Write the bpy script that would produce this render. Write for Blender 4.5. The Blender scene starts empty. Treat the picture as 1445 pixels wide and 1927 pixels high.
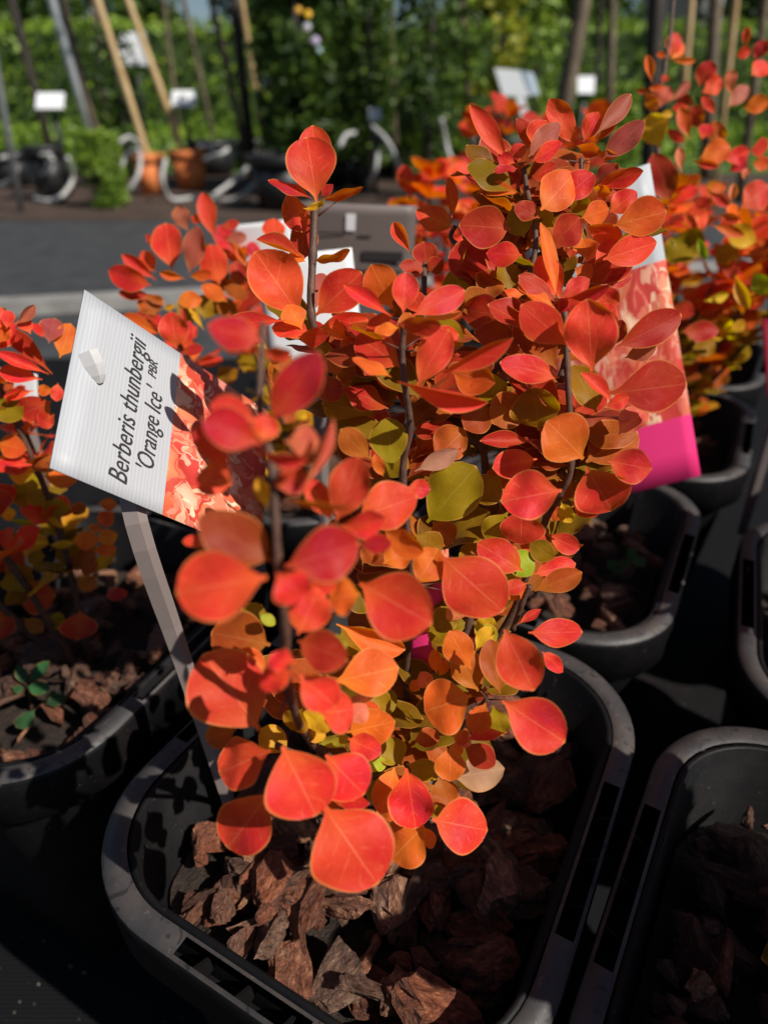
import bpy, bmesh, math, random
from mathutils import Vector, Matrix, Quaternion, noise
R = math.radians
scene = bpy.context.scene
col = scene.collection
rnd = random.Random(7)

# ------------------------------------------------------------------ camera
CAMZ = 0.40
TH = R(31.0)
F = 1927*24/36
cam_d = bpy.data.cameras.new('camera'); cam = bpy.data.objects.new('camera', cam_d)
col.objects.link(cam); scene.camera = cam
cam.location = (0, 0, CAMZ); cam.rotation_euler = (R(90)-TH, 0, 0)
cam_d.sensor_fit = 'VERTICAL'; cam_d.sensor_height = 36; cam_d.sensor_width = 27; cam_d.lens = 24
cam_d.clip_start = 0.01; cam_d.clip_end = 500
cam_d.dof.use_dof = True; cam_d.dof.focus_distance = 0.215; cam_d.dof.aperture_fstop = 8.0

# ------------------------------------------------------------------ sky, sun, exposure
SUN_TRAVEL = Vector((-0.59, 0.38, -0.71)).normalized()
w = bpy.data.worlds.new('World'); scene.world = w; w.use_nodes = True
nt = w.node_tree; nt.nodes.clear()
sky = nt.nodes.new('ShaderNodeTexSky'); sky.sky_type = 'NISHITA'; sky.sun_disc = False; sky.dust_density = .4; sky.ozone_density = 2.5
to_sun = -SUN_TRAVEL
sky.sun_elevation = math.asin(to_sun.z); sky.sun_rotation = math.atan2(to_sun.x, to_sun.y)
bg = nt.nodes.new('ShaderNodeBackground'); bg.inputs['Strength'].default_value = 0.05
out = nt.nodes.new('ShaderNodeOutputWorld')
nt.links.new(sky.outputs[0], bg.inputs[0]); nt.links.new(bg.outputs[0], out.inputs[0])
sd = bpy.data.lights.new('sun', 'SUN'); sd.energy = 5.0; sd.angle = R(0.53); sd.color = (1, .94, .85)
sun = bpy.data.objects.new('sun', sd); col.objects.link(sun)
sun.rotation_euler = SUN_TRAVEL.to_track_quat('-Z', 'Y').to_euler(); sun.location = (2, -2, 4)
vs = scene.view_settings
vs.view_transform = 'Standard'; vs.look = 'None'; vs.gamma = 1; vs.use_curve_mapping = False; vs.exposure = 0.14
scene.render.engine = 'CYCLES'
scene.cycles.max_bounces = 8; scene.cycles.transmission_bounces = 6

# ------------------------------------------------------------------ pixel <-> place
CO, SI = math.cos(TH), math.sin(TH)
def P(px, py, d):
    x = (px-722.5)/F*d; y = (963.5-py)/F*d
    return Vector((x, d*CO+y*SI, CAMZ-d*SI+y*CO))
def z_at(py, Y):
    k = (963.5-py)/F
    return CAMZ+Y*(k*CO-SI)/(CO+k*SI)
def at(px, py, Y):
    z = z_at(py, Y); fw = Y*CO+(CAMZ-z)*SI
    return Vector(((px-722.5)/F*fw, Y, z))
def ground_Y(py, z=0):
    k = (963.5-py)/F; zr = z-CAMZ
    return zr*(CO+k*SI)/(k*CO-SI)
AZ = R(61)
UV = lambda u, v: Vector((u*math.cos(AZ)-v*math.sin(AZ), u*math.sin(AZ)+v*math.cos(AZ), 0))

# ------------------------------------------------------------------ tags
def tag(o, label=None, cat=None, group=None, kind=None):
    if label: o['label'] = label
    if cat: o['category'] = cat
    if group: o['group'] = group
    if kind: o['kind'] = kind
    return o
def empty(name, loc, label=None, cat=None, group=None):
    o = bpy.data.objects.new(name, None); o.location = loc; o.empty_display_size = .02
    col.objects.link(o); return tag(o, label, cat, group)
def link(name, me, mat=None, parent=None, loc=None, M=None):
    if mat is not None and not me.materials: me.materials.append(mat)
    o = bpy.data.objects.new(name, me); col.objects.link(o)
    if parent is not None: o.parent = parent
    off = Vector((0, 0, 0))
    p = parent
    while p is not None: off += p.location; p = p.parent
    if M is not None: o.matrix_local = Matrix.Translation(-off) @ M
    elif loc is not None: o.location = loc - off
    else: o.location = -off
    return o
def mesh(name, verts, faces, smooth=False, uvs=None):
    me = bpy.data.meshes.new(name); me.from_pydata([tuple(v) for v in verts], [], faces)
    if uvs:
        L = me.uv_layers.new(name='UVMap')
        for lp in me.loops: L.data[lp.index].uv = uvs[lp.vertex_index]
    if smooth:
        me.polygons.foreach_set('use_smooth', [True]*len(me.polygons))
    me.update(); return me

# ------------------------------------------------------------------ materials
class NB:
    def __init__(s, name):
        s.m = bpy.data.materials.new(name); s.m.use_nodes = True; s.t = s.m.node_tree
        s.b = s.t.nodes['Principled BSDF']; s.o = s.t.nodes['Material Output']
    def n(s, t, **k):
        x = s.t.nodes.new('ShaderNode'+t)
        for a, v in k.items():
            if a in x.inputs.keys() if isinstance(a, str) else False: x.inputs[a].default_value = v
            else: setattr(x, a, v)
        return x
    def l(s, a, b): s.t.links.new(a, b)
    def math(s, op, a, b=None, c=None, clamp=False):
        x = s.t.nodes.new('ShaderNodeMath'); x.operation = op; x.use_clamp = clamp
        for i, v in enumerate((a, b, c)):
            if v is None: continue
            if isinstance(v, (int, float)): x.inputs[i].default_value = v
            else: s.l(v, x.inputs[i])
        return x.outputs[0]
    def mix(s, fac, a, b, mode='MIX'):
        x = s.t.nodes.new('ShaderNodeMix'); x.data_type = 'RGBA'; x.blend_type = mode
        for i, v in ((0, fac), (6, a), (7, b)):
            if isinstance(v, (int, float)): x.inputs[i].default_value = v
            elif isinstance(v, tuple): x.inputs[i].default_value = (*v, 1) if len(v) == 3 else v
            else: s.l(v, x.inputs[i])
        return x.outputs[2]
    def noise(s, scale, detail=4, rough=.55, vec=None, dist=0):
        x = s.t.nodes.new('ShaderNodeTexNoise'); x.inputs['Scale'].default_value = scale
        x.inputs['Detail'].default_value = detail; x.inputs['Roughness'].default_value = rough
        x.inputs['Distortion'].default_value = dist
        if vec is not None: s.l(vec, x.inputs['Vector'])
        return x
    def ramp(s, fac, stops):
        x = s.t.nodes.new('ShaderNodeValToRGB'); cr = x.color_ramp
        while len(cr.elements) < len(stops): cr.elements.new(.5)
        for e, (p, c) in zip(cr.elements, stops): e.position = p; e.color = (*c, 1) if len(c) == 3 else c
        s.l(fac, x.inputs[0]); return x.outputs[0]
    def bump(s, h, strength=.3, dist=.001):
        x = s.t.nodes.new('ShaderNodeBump'); x.inputs['Strength'].default_value = strength
        x.inputs['Distance'].default_value = dist; s.l(h, x.inputs['Height']); s.l(x.outputs[0], s.b.inputs['Normal']); return x
    def coord(s, k='Object'):
        return s.t.nodes.new('ShaderNodeTexCoord').outputs[k]

def simple(name, c, rough=.6, c2=None, scale=30, bump=0, metallic=0, spec=.5, bscale=None, bdist=.002):
    n = NB(name); n.b.inputs['Roughness'].default_value = rough; n.b.inputs['Metallic'].default_value = metallic
    n.b.inputs['Specular IOR Level'].default_value = spec
    if c2:
        t = n.noise(scale, 5, .6, n.coord())
        n.l(n.ramp(t.outputs['Fac'], [(.3, c), (.7, c2)]), n.b.inputs['Base Color'])
        if bump: 
            t2 = n.noise(bscale or scale*3, 4, .6, n.coord()); n.bump(t2.outputs['Fac'], bump, bdist)
    else: n.b.inputs['Base Color'].default_value = (*c, 1)
    return n.m

def leaf_material(name='barberry_leaf', trans=.38, island=False):
    n = NB(name)
    uv = n.n('UVMap'); sep = n.n('SeparateXYZ'); n.l(uv.outputs[0], sep.inputs[0])
    u, v = sep.outputs[0], sep.outputs[1]
    x = n.math('ABSOLUTE', n.math('SUBTRACT', n.math('MULTIPLY', u, 2), 1))
    oi = n.n('ObjectInfo'); rn = oi.outputs['Random']
    base = oi.outputs['Color']
    if island:
        g_ = n.n('NewGeometry'); rn = g_.outputs['Random Per Island']
        at_ = n.n('Attribute', attribute_name='pigment_shade'); base = at_.outputs['Color']
    # hue wander over the blade, offset per leaf
    comb = n.n('CombineXYZ'); n.l(u, comb.inputs[0]); n.l(v, comb.inputs[1]); n.l(n.math('MULTIPLY', rn, 37), comb.inputs[2])
    nz = n.noise(1.7, 3, .5, comb.outputs[0]); fine = n.noise(26, 3, .6, comb.outputs[0])
    hsv = n.n('HueSaturation'); n.l(base, hsv.inputs['Color'])
    n.l(n.math('ADD', .488, n.math('MULTIPLY', nz.outputs['Fac'], .03)), hsv.inputs['Hue'])
    n.l(n.math('ADD', .80, n.math('MULTIPLY', nz.outputs['Fac'], .36)), hsv.inputs['Value'])
    c = hsv.outputs[0]
    # foot of the blade more orange
    foot = n.math('SUBTRACT', 1, n.math('MULTIPLY', v, 2.2), clamp=True)
    hs2 = n.n('HueSaturation'); hs2.inputs['Hue'].default_value = .525; hs2.inputs['Value'].default_value = 1.12; n.l(c, hs2.inputs['Color'])
    c = n.mix(n.math('MULTIPLY', foot, .55), c, hs2.outputs[0])
    # veins: a midrib, arching side veins and a fine net
    mid = n.math('LESS_THAN', x, .022)
    side = n.math('ABSOLUTE', n.math('SUBTRACT', n.math('FRACT', n.math('MULTIPLY', n.math('SUBTRACT', v, n.math('MULTIPLY', n.math('POWER', x, .8), .30)), 5.0)), .5))
    wob = n.noise(7, 2, .5, comb.outputs[0])
    sidev = n.math('LESS_THAN', n.math('ADD', side, n.math('MULTIPLY', n.math('SUBTRACT', wob.outputs['Fac'], .5), .38)), .022)
    sidev = n.math('MULTIPLY', sidev, n.math('LESS_THAN', x, .78))
    vor = n.n('TexVoronoi', feature='DISTANCE_TO_EDGE'); vor.inputs['Scale'].default_value = 8; n.l(comb.outputs[0], vor.inputs['Vector'])
    net = n.math('LESS_THAN', vor.outputs[0], .022)
    veins = n.math('MAXIMUM', n.math('MAXIMUM', mid, n.math('MULTIPLY', sidev, .5)), n.math('MULTIPLY', net, .22))
    hs3 = n.n('HueSaturation'); hs3.inputs['Hue'].default_value = .522; hs3.inputs['Saturation'].default_value = .88; hs3.inputs['Value'].default_value = 1.35; n.l(c, hs3.inputs['Color'])
    c = n.mix(n.math('MULTIPLY', veins, .42), c, hs3.outputs[0])
    # golden margin
    edge = n.n('MapRange'); edge.inputs['From Min'].default_value = .915; edge.inputs['From Max'].default_value = .985
    n.l(x, edge.inputs['Value'])
    tipm = n.math('GREATER_THAN', v, .975)
    em = n.math('MAXIMUM', edge.outputs[0], tipm)
    c = n.mix(n.math('MULTIPLY', em, .6), c, (.85, .36, .10))
    # small freckles
    sp = n.math('GREATER_THAN', fine.outputs['Fac'], .70)
    c = n.mix(n.math('MULTIPLY', sp, .25), c, (.16, .03, .02))
    bc = n.b; n.l(c, bc.inputs['Base Color'])
    bc.inputs['Roughness'].default_value = .5; bc.inputs['Sheen Weight'].default_value = .04; bc.inputs['Sheen Roughness'].default_value = .5; bc.inputs['Sheen Tint'].default_value = (1, .55, .55, 1); bc.inputs['Specular IOR Level'].default_value = .17
    bm = n.n('Bump'); bm.inputs['Strength'].default_value = .22; bm.inputs['Distance'].default_value = .0006
    n.l(n.math('ADD', n.math('MULTIPLY', veins, -.5), n.math('MULTIPLY', wob.outputs['Fac'], 1.2)), bm.inputs['Height']); n.l(bm.outputs[0], bc.inputs['Normal'])
    tr = n.n('BsdfTranslucent')
    hs4 = n.n('HueSaturation'); hs4.inputs['Hue'].default_value = .535; hs4.inputs['Saturation'].default_value = 1.15; hs4.inputs['Value'].default_value = 1.35; n.l(c, hs4.inputs['Color'])
    n.l(hs4.outputs[0], tr.inputs['Color'])
    mx = n.n('MixShader'); mx.inputs[0].default_value = trans
    n.l(bc.outputs[0], mx.inputs[1]); n.l(tr.outputs[0], mx.inputs[2]); n.l(mx.outputs[0], n.o.inputs['Surface'])
    return n.m

def foliage_material(name, c1, c2, c3, scale=3):
    n = NB(name); t = n.noise(scale, 3, .6, n.coord())
    g = n.n('NewGeometry')
    cc = n.ramp(n.math('ADD', n.math('MULTIPLY', t.outputs['Fac'], .6), n.math('MULTIPLY', g.outputs['Random Per Island'], .4)), [(.3, c1), (.5, c2), (.72, c3)])
    n.l(cc, n.b.inputs['Base Color']); n.b.inputs['Roughness'].default_value = .5
    tr = n.n('BsdfTranslucent'); n.l(cc, tr.inputs['Color'])
    mx = n.n('MixShader'); mx.inputs[0].default_value = .35
    n.l(n.b.outputs[0], mx.inputs[1]); n.l(tr.outputs[0], mx.inputs[2]); n.l(mx.outputs[0], n.o.inputs['Surface'])
    return n.m

def pot_material():
    n = NB('black_pot_plastic')
    t = n.noise(45, 6, .65, n.coord()); s = n.noise(420, 3, .6, n.coord())
    dust = n.math('MULTIPLY', n.math('SUBTRACT', t.outputs['Fac'], .42, clamp=True), 2.4, clamp=True)
    c = n.mix(dust, (.005, .005, .006), (.013, .011, .010))
    spk = n.math('GREATER_THAN', s.outputs['Fac'], .69)
    c = n.mix(n.math('MULTIPLY', spk, .6), c, (.07, .055, .045))
    n.l(c, n.b.inputs['Base Color'])
    n.l(n.math('ADD', .36, n.math('MULTIPLY', t.outputs['Fac'], .32)), n.b.inputs['Roughness']); n.b.inputs['Specular IOR Level'].default_value = .16
    n.bump(s.outputs['Fac'], .12, .0006)
    return n.m

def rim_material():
    n = NB('worn_skylit_rim'); co = n.coord()
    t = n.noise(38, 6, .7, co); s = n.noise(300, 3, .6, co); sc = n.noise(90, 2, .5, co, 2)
    c = n.ramp(t.outputs['Fac'], [(.3, (.030, .029, .032)), (.5, (.050, .046, .046)), (.72, (.085, .068, .058))])  # worn rim tops paler than the walls: skylight put into the colour
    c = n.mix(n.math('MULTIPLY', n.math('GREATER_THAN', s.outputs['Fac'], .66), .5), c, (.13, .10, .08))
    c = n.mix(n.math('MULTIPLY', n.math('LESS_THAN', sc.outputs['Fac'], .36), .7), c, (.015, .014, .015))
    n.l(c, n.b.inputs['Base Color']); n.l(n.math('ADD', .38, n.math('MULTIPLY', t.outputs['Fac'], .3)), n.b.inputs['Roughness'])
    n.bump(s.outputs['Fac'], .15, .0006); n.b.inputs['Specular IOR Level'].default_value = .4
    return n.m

def bark_material():
    n = NB('pine_bark')
    oi = n.n('ObjectInfo'); co = n.coord()
    mp = n.n('Mapping'); mp.inputs['Scale'].default_value = (1, 2.0, 2); n.l(co, mp.inputs[0])
    off = n.n('VectorMath', operation='ADD'); n.l(mp.outputs[0], off.inputs[0])
    cb = n.n('CombineXYZ'); n.l(n.math('MULTIPLY', oi.outputs['Random'], 50), cb.inputs[0]); n.l(cb.outputs[0], off.inputs[1])
    a = n.noise(3.2, 6, .7, off.outputs[0], 1.2); b = n.noise(11, 5, .7, off.outputs[0])
    f = n.math('ADD', n.math('MULTIPLY', a.outputs['Fac'], .65), n.math('MULTIPLY', b.outputs['Fac'], .35))
    cc = n.ramp(f, [(.30, (.020, .010, .008)), (.42, (.075, .036, .023)), (.53, (.17, .092, .060)), (.66, (.36, .25, .17))])
    tint = n.ramp(oi.outputs['Random'], [(0, (.30, .26, .25)), (.25, (.95, .55, .42)), (.45, (.55, .52, .52)), (.62, (1.1, 1.05, 1.02)), (.80, (1.5, .85, .60)), (.92, (1.5, 1.42, 1.35)), (1, (2.2, 1.85, 1.4))])
    cc = n.mix(1, cc, tint, 'MULTIPLY')
    n.l(cc, n.b.inputs['Base Color'])
    n.l(n.ramp(b.outputs['Fac'], [(.4, (.35,)*3), (.6, (.8,)*3)]), n.b.inputs['Roughness'])
    bp = n.bump(f, .6, .03); return n.m

M = {}
M['leaf'] = leaf_material(); M['leaf_inner'] = leaf_material('barberry_leaf_inner', .42, True)
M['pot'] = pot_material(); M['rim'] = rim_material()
M['bark'] = bark_material()
M['soil'] = simple('potting_soil', (.010, .006, .004), .85, (.035, .020, .013), 160, .8, bscale=300, bdist=.004)
M['stem'] = simple('barberry_stem', (.045, .021, .014), .65, (.13, .062, .038), 220, .5, bscale=500, bdist=.0006)
M['thorn'] = simple('thorn', (.10, .035, .02), .5)
M['weed'] = leaf_material('seedling_leaf', .25)
M['plastic_clear'] = None
n = NB('stake_plastic'); n.b.inputs['Base Color'].default_value = (.21, .175, .165, 1); n.b.inputs['Roughness'].default_value = .38; M['stake'] = n.m
n = NB('tab_plastic'); n.b.inputs['Base Color'].default_value = (.66, .66, .66, 1); n.b.inputs['Roughness'].default_value = .35; n.b.inputs['Transmission Weight'].default_value = .35; M['tab'] = n.m

# ------------------------------------------------------------------ shapes
def tube_mesh(name, pts, radii, seg=8, knobs=0, smooth=True, cap=True):
    pts = [Vector(p) for p in pts]; V = []; Fs = []
    n = len(pts); up = Vector((0, 1, .01)); prev = None
    for i, p in enumerate(pts):
        t = (pts[min(i+1, n-1)]-pts[max(i-1, 0)]).normalized()
        a = t.cross(up)
        if a.length < .05: a = t.cross(Vector((1, 0, 0)))
        a.normalize(); 
        if prev is not None and a.dot(prev) < 0: a = -a
        prev = a; b = t.cross(a)
        r = radii[i] if isinstance(radii, (list, tuple)) else radii
        for k in range(seg):
            an = 2*math.pi*k/seg; rr = r*(1+knobs*(rnd.random()-.5))
            V.append(p+a*math.cos(an)*rr+b*math.sin(an)*rr)
    for i in range(n-1):
        for k in range(seg):
            k2 = (k+1) % seg; Fs.append((i*seg+k, i*seg+k2, (i+1)*seg+k2, (i+1)*seg+k))
    if cap: Fs.append(tuple(range(seg-1, -1, -1))); Fs.append(tuple((n-1)*seg+k for k in range(seg)))
    return mesh(name, V, Fs, smooth)
def smooth_path(pts, sub=5):
    pts = [Vector(p) for p in pts]; o = []
    for i in range(len(pts)-1):
        p0 = pts[max(i-1, 0)]; p1 = pts[i]; p2 = pts[i+1]; p3 = pts[min(i+2, len(pts)-1)]
        for k in range(sub):
            t = k/sub
            o.append(.5*((2*p1)+(p2-p0)*t+(2*p0-5*p1+4*p2-p3)*t*t+(3*p1-p0-3*p2+p3)*t**3))
    o.append(pts[-1]); return o
def box_mesh(name, lo, hi):
    x0, y0, z0 = lo; x1, y1, z1 = hi
    V = [(x0,y0,z0),(x1,y0,z0),(x1,y1,z0),(x0,y1,z0),(x0,y0,z1),(x1,y0,z1),(x1,y1,z1),(x0,y1,z1)]
    return mesh(name, V, [(0,3,2,1),(4,5,6,7),(0,1,5,4),(1,2,6,5),(2,3,7,6),(3,0,4,7)])

def make_leaf_mesh(k, peak, sharp, curl, cup, wave, pet=.10):
    NV, NU = 14, 6; V = []; uv = []; Fs = []
    r = random.Random(k); ph = r.uniform(0, 6)
    for i in range(NV+1):
        t = i/NV
        if t < pet: hw = .028+.02*(t/pet)
        else:
            s = (t-pet)/(1-pet)
            q = s**(math.log(.5)/math.log(peak))         # 0..1 with the widest place at peak
            hw = .5*(math.sin(math.pi*q)**(sharp if q > .5 else sharp+.10))
            hw = max(hw, .03*(1-s)) if s < .5 else hw
            if s > .999: hw = .012
        bend = curl*(t-.15)**2*1.0
        for j in range(NU+1):
            x = -1+2*j/NU
            z = -bend + cup*(x*x)*hw*2*.5 + wave*math.sin(ph+t*9+x*2.2)*abs(x)*hw*2
            asym = 1+.06*math.sin(k*2.1+t*4)*(1 if x > 0 else -1)
            V.append((x*hw*asym, t, z)); uv.append((.5+x*.5, t))
    for i in range(NV):
        for j in range(NU):
            a = i*(NU+1)+j; Fs.append((a, a+1, a+NU+2, a+NU+1))
    me = mesh('barberry_leaf', V, Fs, True, uv); me.materials.append(M['leaf']); return me
LEAVES = []
for k in range(14):
    r = random.Random(100+k)
    LEAVES.append(make_leaf_mesh(k, r.uniform(.46, .56), r.uniform(.54, .66), r.uniform(-.05, .30), r.uniform(-.05, .30), r.uniform(.02, .14), r.uniform(.05, .10)))
SLIM = [make_leaf_mesh(50+k, .55, .72, .2, .35+.3*k, .05) for k in range(3)]

COLS = {  # blade pigments; the darker reds and olives also hold painted-in shade
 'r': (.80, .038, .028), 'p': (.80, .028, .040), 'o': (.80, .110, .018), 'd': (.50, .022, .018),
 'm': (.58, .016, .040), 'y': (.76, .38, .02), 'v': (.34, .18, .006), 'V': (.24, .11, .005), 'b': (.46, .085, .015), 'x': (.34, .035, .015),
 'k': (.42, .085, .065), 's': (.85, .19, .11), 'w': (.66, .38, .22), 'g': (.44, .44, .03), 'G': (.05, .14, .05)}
NLEAF = {}; JOIN = {}
def put_leaf(parent, B, T, width, roll=0, c='r', thick=1.0, me=None, face=None, name='leaf', join=False):
    B = Vector(B); T = Vector(T); ax = T-B; L = ax.length; ax = ax/L
    mid = (B+T)*.5
    v = (Vector((0, 0, CAMZ))-mid).normalized() if face is None else Vector(face)
    nn = v-ax*v.dot(ax)
    if nn.length < .05: nn = Vector((0, 0, 1))-ax*ax.z
    nn.normalize(); nn = Quaternion(ax, roll) @ nn; xx = ax.cross(nn)
    Mx = Matrix((xx, ax, nn)).transposed().to_4x4()
    Mx = Matrix.Translation(B) @ Mx @ Matrix.Diagonal((width, L, width*thick, 1))
    if me is None: me = rnd.choice(LEAVES)
    cc = COLS[c]; j = rnd.uniform(.86, 1.12); jj = rnd.uniform(.8, 1.3)
    NLEAF[parent] = NLEAF.get(parent, 0)+1
    if join:
        JOIN.setdefault(parent, []).append((me, Mx, (min(cc[0]*j, .9), min(cc[1]*j*jj, .9), min(cc[2]*j, .9), 1))); return None
    o = link(name, me, None, parent, M=Mx)
    o.color = (min(cc[0]*j, .9), min(cc[1]*j*jj, .9), min(cc[2]*j, .9), 1)
    return o
CROPS = {'D': (400, 220, 2.676), 'E': (850, 200, 2.4286), 'F': (320, 780, 2.491), 'G': (780, 780, 2.173), 'H': (340, 1280, 2.189),
         'K': (190, 350, 3.905), 'L': (0, 560, 2.919), 'R': (1080, 0, 3.959), 'S': (0, 960, 3.01)}
def hero(parent, crop, text, dfun=None):
    ox, oy, s = CROPS[crop]
    for line in text.replace('\n', ';').split(';'):
        q = line.split()
        if not q: continue
        bx, by, tx, ty, wd = map(float, q[:5]); d = float(q[5]); c = q[6]
        roll = float(q[7]) if len(q) > 7 else rnd.uniform(-16, 16)
        dd = float(q[8]) if len(q) > 8 else None
        bx, by, tx, ty = ox+bx/s, oy+by/s, ox+tx/s, oy+ty/s
        if d == 0: d = dfun(by)
        tx += (tx-bx)*.04; ty += (ty-by)*.04
        ln = math.hypot(tx-bx, ty-by)/F*d
        if dd is None: dd = rnd.uniform(-.38, .22)
        ww = wd/s/F*d/max(.35, math.cos(R(roll)))*1.14
        slim = ww/ln < .42
        put_leaf(parent, P(bx, by, d), P(tx, ty, d+dd*ln), ww, R(roll), c, 1, rnd.choice(SLIM) if slim else None)
def stem(parent, pts, r0, r1, mat='stem', name='stem'):
    sp = smooth_path(pts, 6); n = len(sp)
    rad = [(r0+(r1-r0)*i/(n-1))*(1.25 if i % 6 == 0 else 1) for i in range(n)]
    return link(name, tube_mesh('barberry_stem', sp, rad, 8, .12), M[mat], parent)
THORN = tube_mesh('thorn', [(0, 0, 0), (0, .5, 0), (0, 1, 0)], [.045, .03, .004], 5); THORN.materials.append(M['thorn'])
def thorn(parent, A, B):
    A, B = Vector(A), Vector(B); ax = (B-A); L = ax.length; q = Vector((0, 1, 0)).rotation_difference(ax)
    return link('thorn', THORN, None, parent, M=Matrix.Translation(A) @ q.to_matrix().to_4x4() @ Matrix.Scale(L, 4))
def fill_whorl(parent, p, n, size, cols, away=0.0, up=.45, r=None, join=False, off=0):
    r = r or rnd
    a0 = r.uniform(0, 6.28)
    for i in range(n):
        an = a0+i*6.283/n+r.uniform(-.4, .4)
        d = Vector((math.cos(an), math.sin(an), up+r.uniform(-.35, .5)))
        if away and d.y < -.1: d.y *= -away
        d.normalize(); L = size*r.uniform(.65, 1.2)
        nrm = Vector((0, 0, 1))+Vector((r.uniform(-.5, .5), r.uniform(-.7, .3), 0))
        put_leaf(parent, p+d*off, p+d*(L+off), L*r.uniform(.55, .8), r.uniform(-.3, .3), r.choice(cols), 1, None, nrm.normalized(), join=join)

# ================================================================== SETTING
def ground_mat():
    n = NB('woven_ground_fabric'); co = n.coord()
    ck = n.n('TexBrick'); ck.inputs['Scale'].default_value = 260; n.l(co, ck.inputs['Vector'])
    ck.inputs['Mortar Size'].default_value = .03
    w1 = n.n('TexWave', bands_direction='X'); w1.inputs['Scale'].default_value = 150; n.l(co, w1.inputs['Vector'])
    w2 = n.n('TexWave', bands_direction='Y'); w2.inputs['Scale'].default_value = 150; n.l(co, w2.inputs['Vector'])
    wv = n.math('MULTIPLY', w1.outputs['Fac'], w2.outputs['Fac'])
    dirt = n.noise(6, 8, .7, co); spk = n.noise(240, 2, .6, co)
    c = n.mix(wv, (.004, .004, .005), (.014, .014, .016))
    c = n.mix(n.math('MULTIPLY', n.math('SUBTRACT', dirt.outputs['Fac'], .5, clamp=True), 2.5, clamp=True), c, (.022, .017, .014))
    c = n.mix(n.math('GREATER_THAN', spk.outputs['Fac'], .72), c, (.18, .15, .12))
    n.l(c, n.b.inputs['Base Color']); n.b.inputs['Roughness'].default_value = .75; n.b.inputs['Specular IOR Level'].default_value = .12
    n.bump(wv, .3, .001); return n.m
g = link('ground', mesh('ground', [(-120, -60, 0), (120, -60, 0), (120, 200, 0), (-120, 200, 0)], [(0, 1, 2, 3)]), ground_mat()); tag(g, 'black woven weed fabric covering the nursery ground', None, None, 'structure')
def sheet(name, pts, z, mat, label):
    o = link(name, mesh(name, [(x, y, z) for x, y in pts], [tuple(range(len(pts)))]), mat); return tag(o, label, None, None, 'structure')
sheet('path', [(-14, 1.2), (14, 1.2), (14, 3.1), (-14, 3.1)], .002, simple('grey_path', (.028, .029, .031), .7, (.055, .056, .058), 14, .4, bscale=120), 'dark grey path between the shrubs and the potted trees')
sheet('soil_strip', [(-8, 2.95), (8, 2.75), (8, 4.9), (-8, 4.9)], .004, simple('brown_soil', (.030, .018, .012), .9, (.085, .050, .034), 9, .6, bscale=60, bdist=.02), 'dark brown soil strip under the row of potted trees')
sheet('lawn', [(-60, 4.9), (60, 4.9), (60, 120), (-60, 120)], .006, simple('lawn', (.05, .10, .015), .8, (.10, .19, .03), 12, .6, bscale=90, bdist=.03), 'green lawn behind the potted trees')
# pale edging board lying across the fabric
eb = [at(-40, 606, 1.45), at(330, 548, 1.72)]
a, b = Vector((-1.6, 1.33, 0)), Vector((1.2, 1.98, 0)); dv = (b-a).normalized(); pv = Vector((-dv.y, dv.x, 0))*.03
o = link('edging_board', mesh('edging_board', [a-pv, b-pv, b+pv, a+pv, a-pv+Vector((0,0,.03)), b-pv+Vector((0,0,.03)), b+pv+Vector((0,0,.03)), a+pv+Vector((0,0,.03))], [(0,3,2,1),(4,5,6,7),(0,1,5,4),(1,2,6,5),(2,3,7,6),(3,0,4,7)]), simple('weathered_board', (.20, .19, .18), .7, (.32, .31, .29), 14, .4)); tag(o, 'weathered grey edging board lying across the black ground fabric', 'board')

# ================================================================== POTS
PL, PW, PH, RIMZ = .188, .164, .18, .18
def rrect(hl, hw, rad, off, n=14):
    hl, hw, rad = hl+off, hw+off, max(.004, rad+off); pts = []
    for cx, cy, a0 in ((hl-rad, hw-rad, 0), (-(hl-rad), hw-rad, 90), (-(hl-rad), -(hw-rad), 180), (hl-rad, -(hw-rad), 270)):
        for i in range(n): 
            a = R(a0+90*i/(n-1)); pts.append((cx+rad*math.cos(a), cy+rad*math.sin(a)))
    # straight runs in pieces
    o = []
    for i, p in enumerate(pts):
        o.append(p)
        if i % n == n-1:
            q = pts[(i+1) % len(pts)]
            for k in range(1, 12): o.append((p[0]+(q[0]-p[0])*k/12, p[1]+(q[1]-p[1])*k/12))
    return o
def ring_faces(a, b, N, skip=None):
    return [(a*N+i, a*N+(i+1) % N, b*N+(i+1) % N, b*N+i) for i in range(N) if not (skip and i in skip)]
NP = 4*14+4*11
GAP = set()
for s in range(4):
    base = s*25+13
    for k in range(2, 10): GAP.add(base+k)
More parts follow.
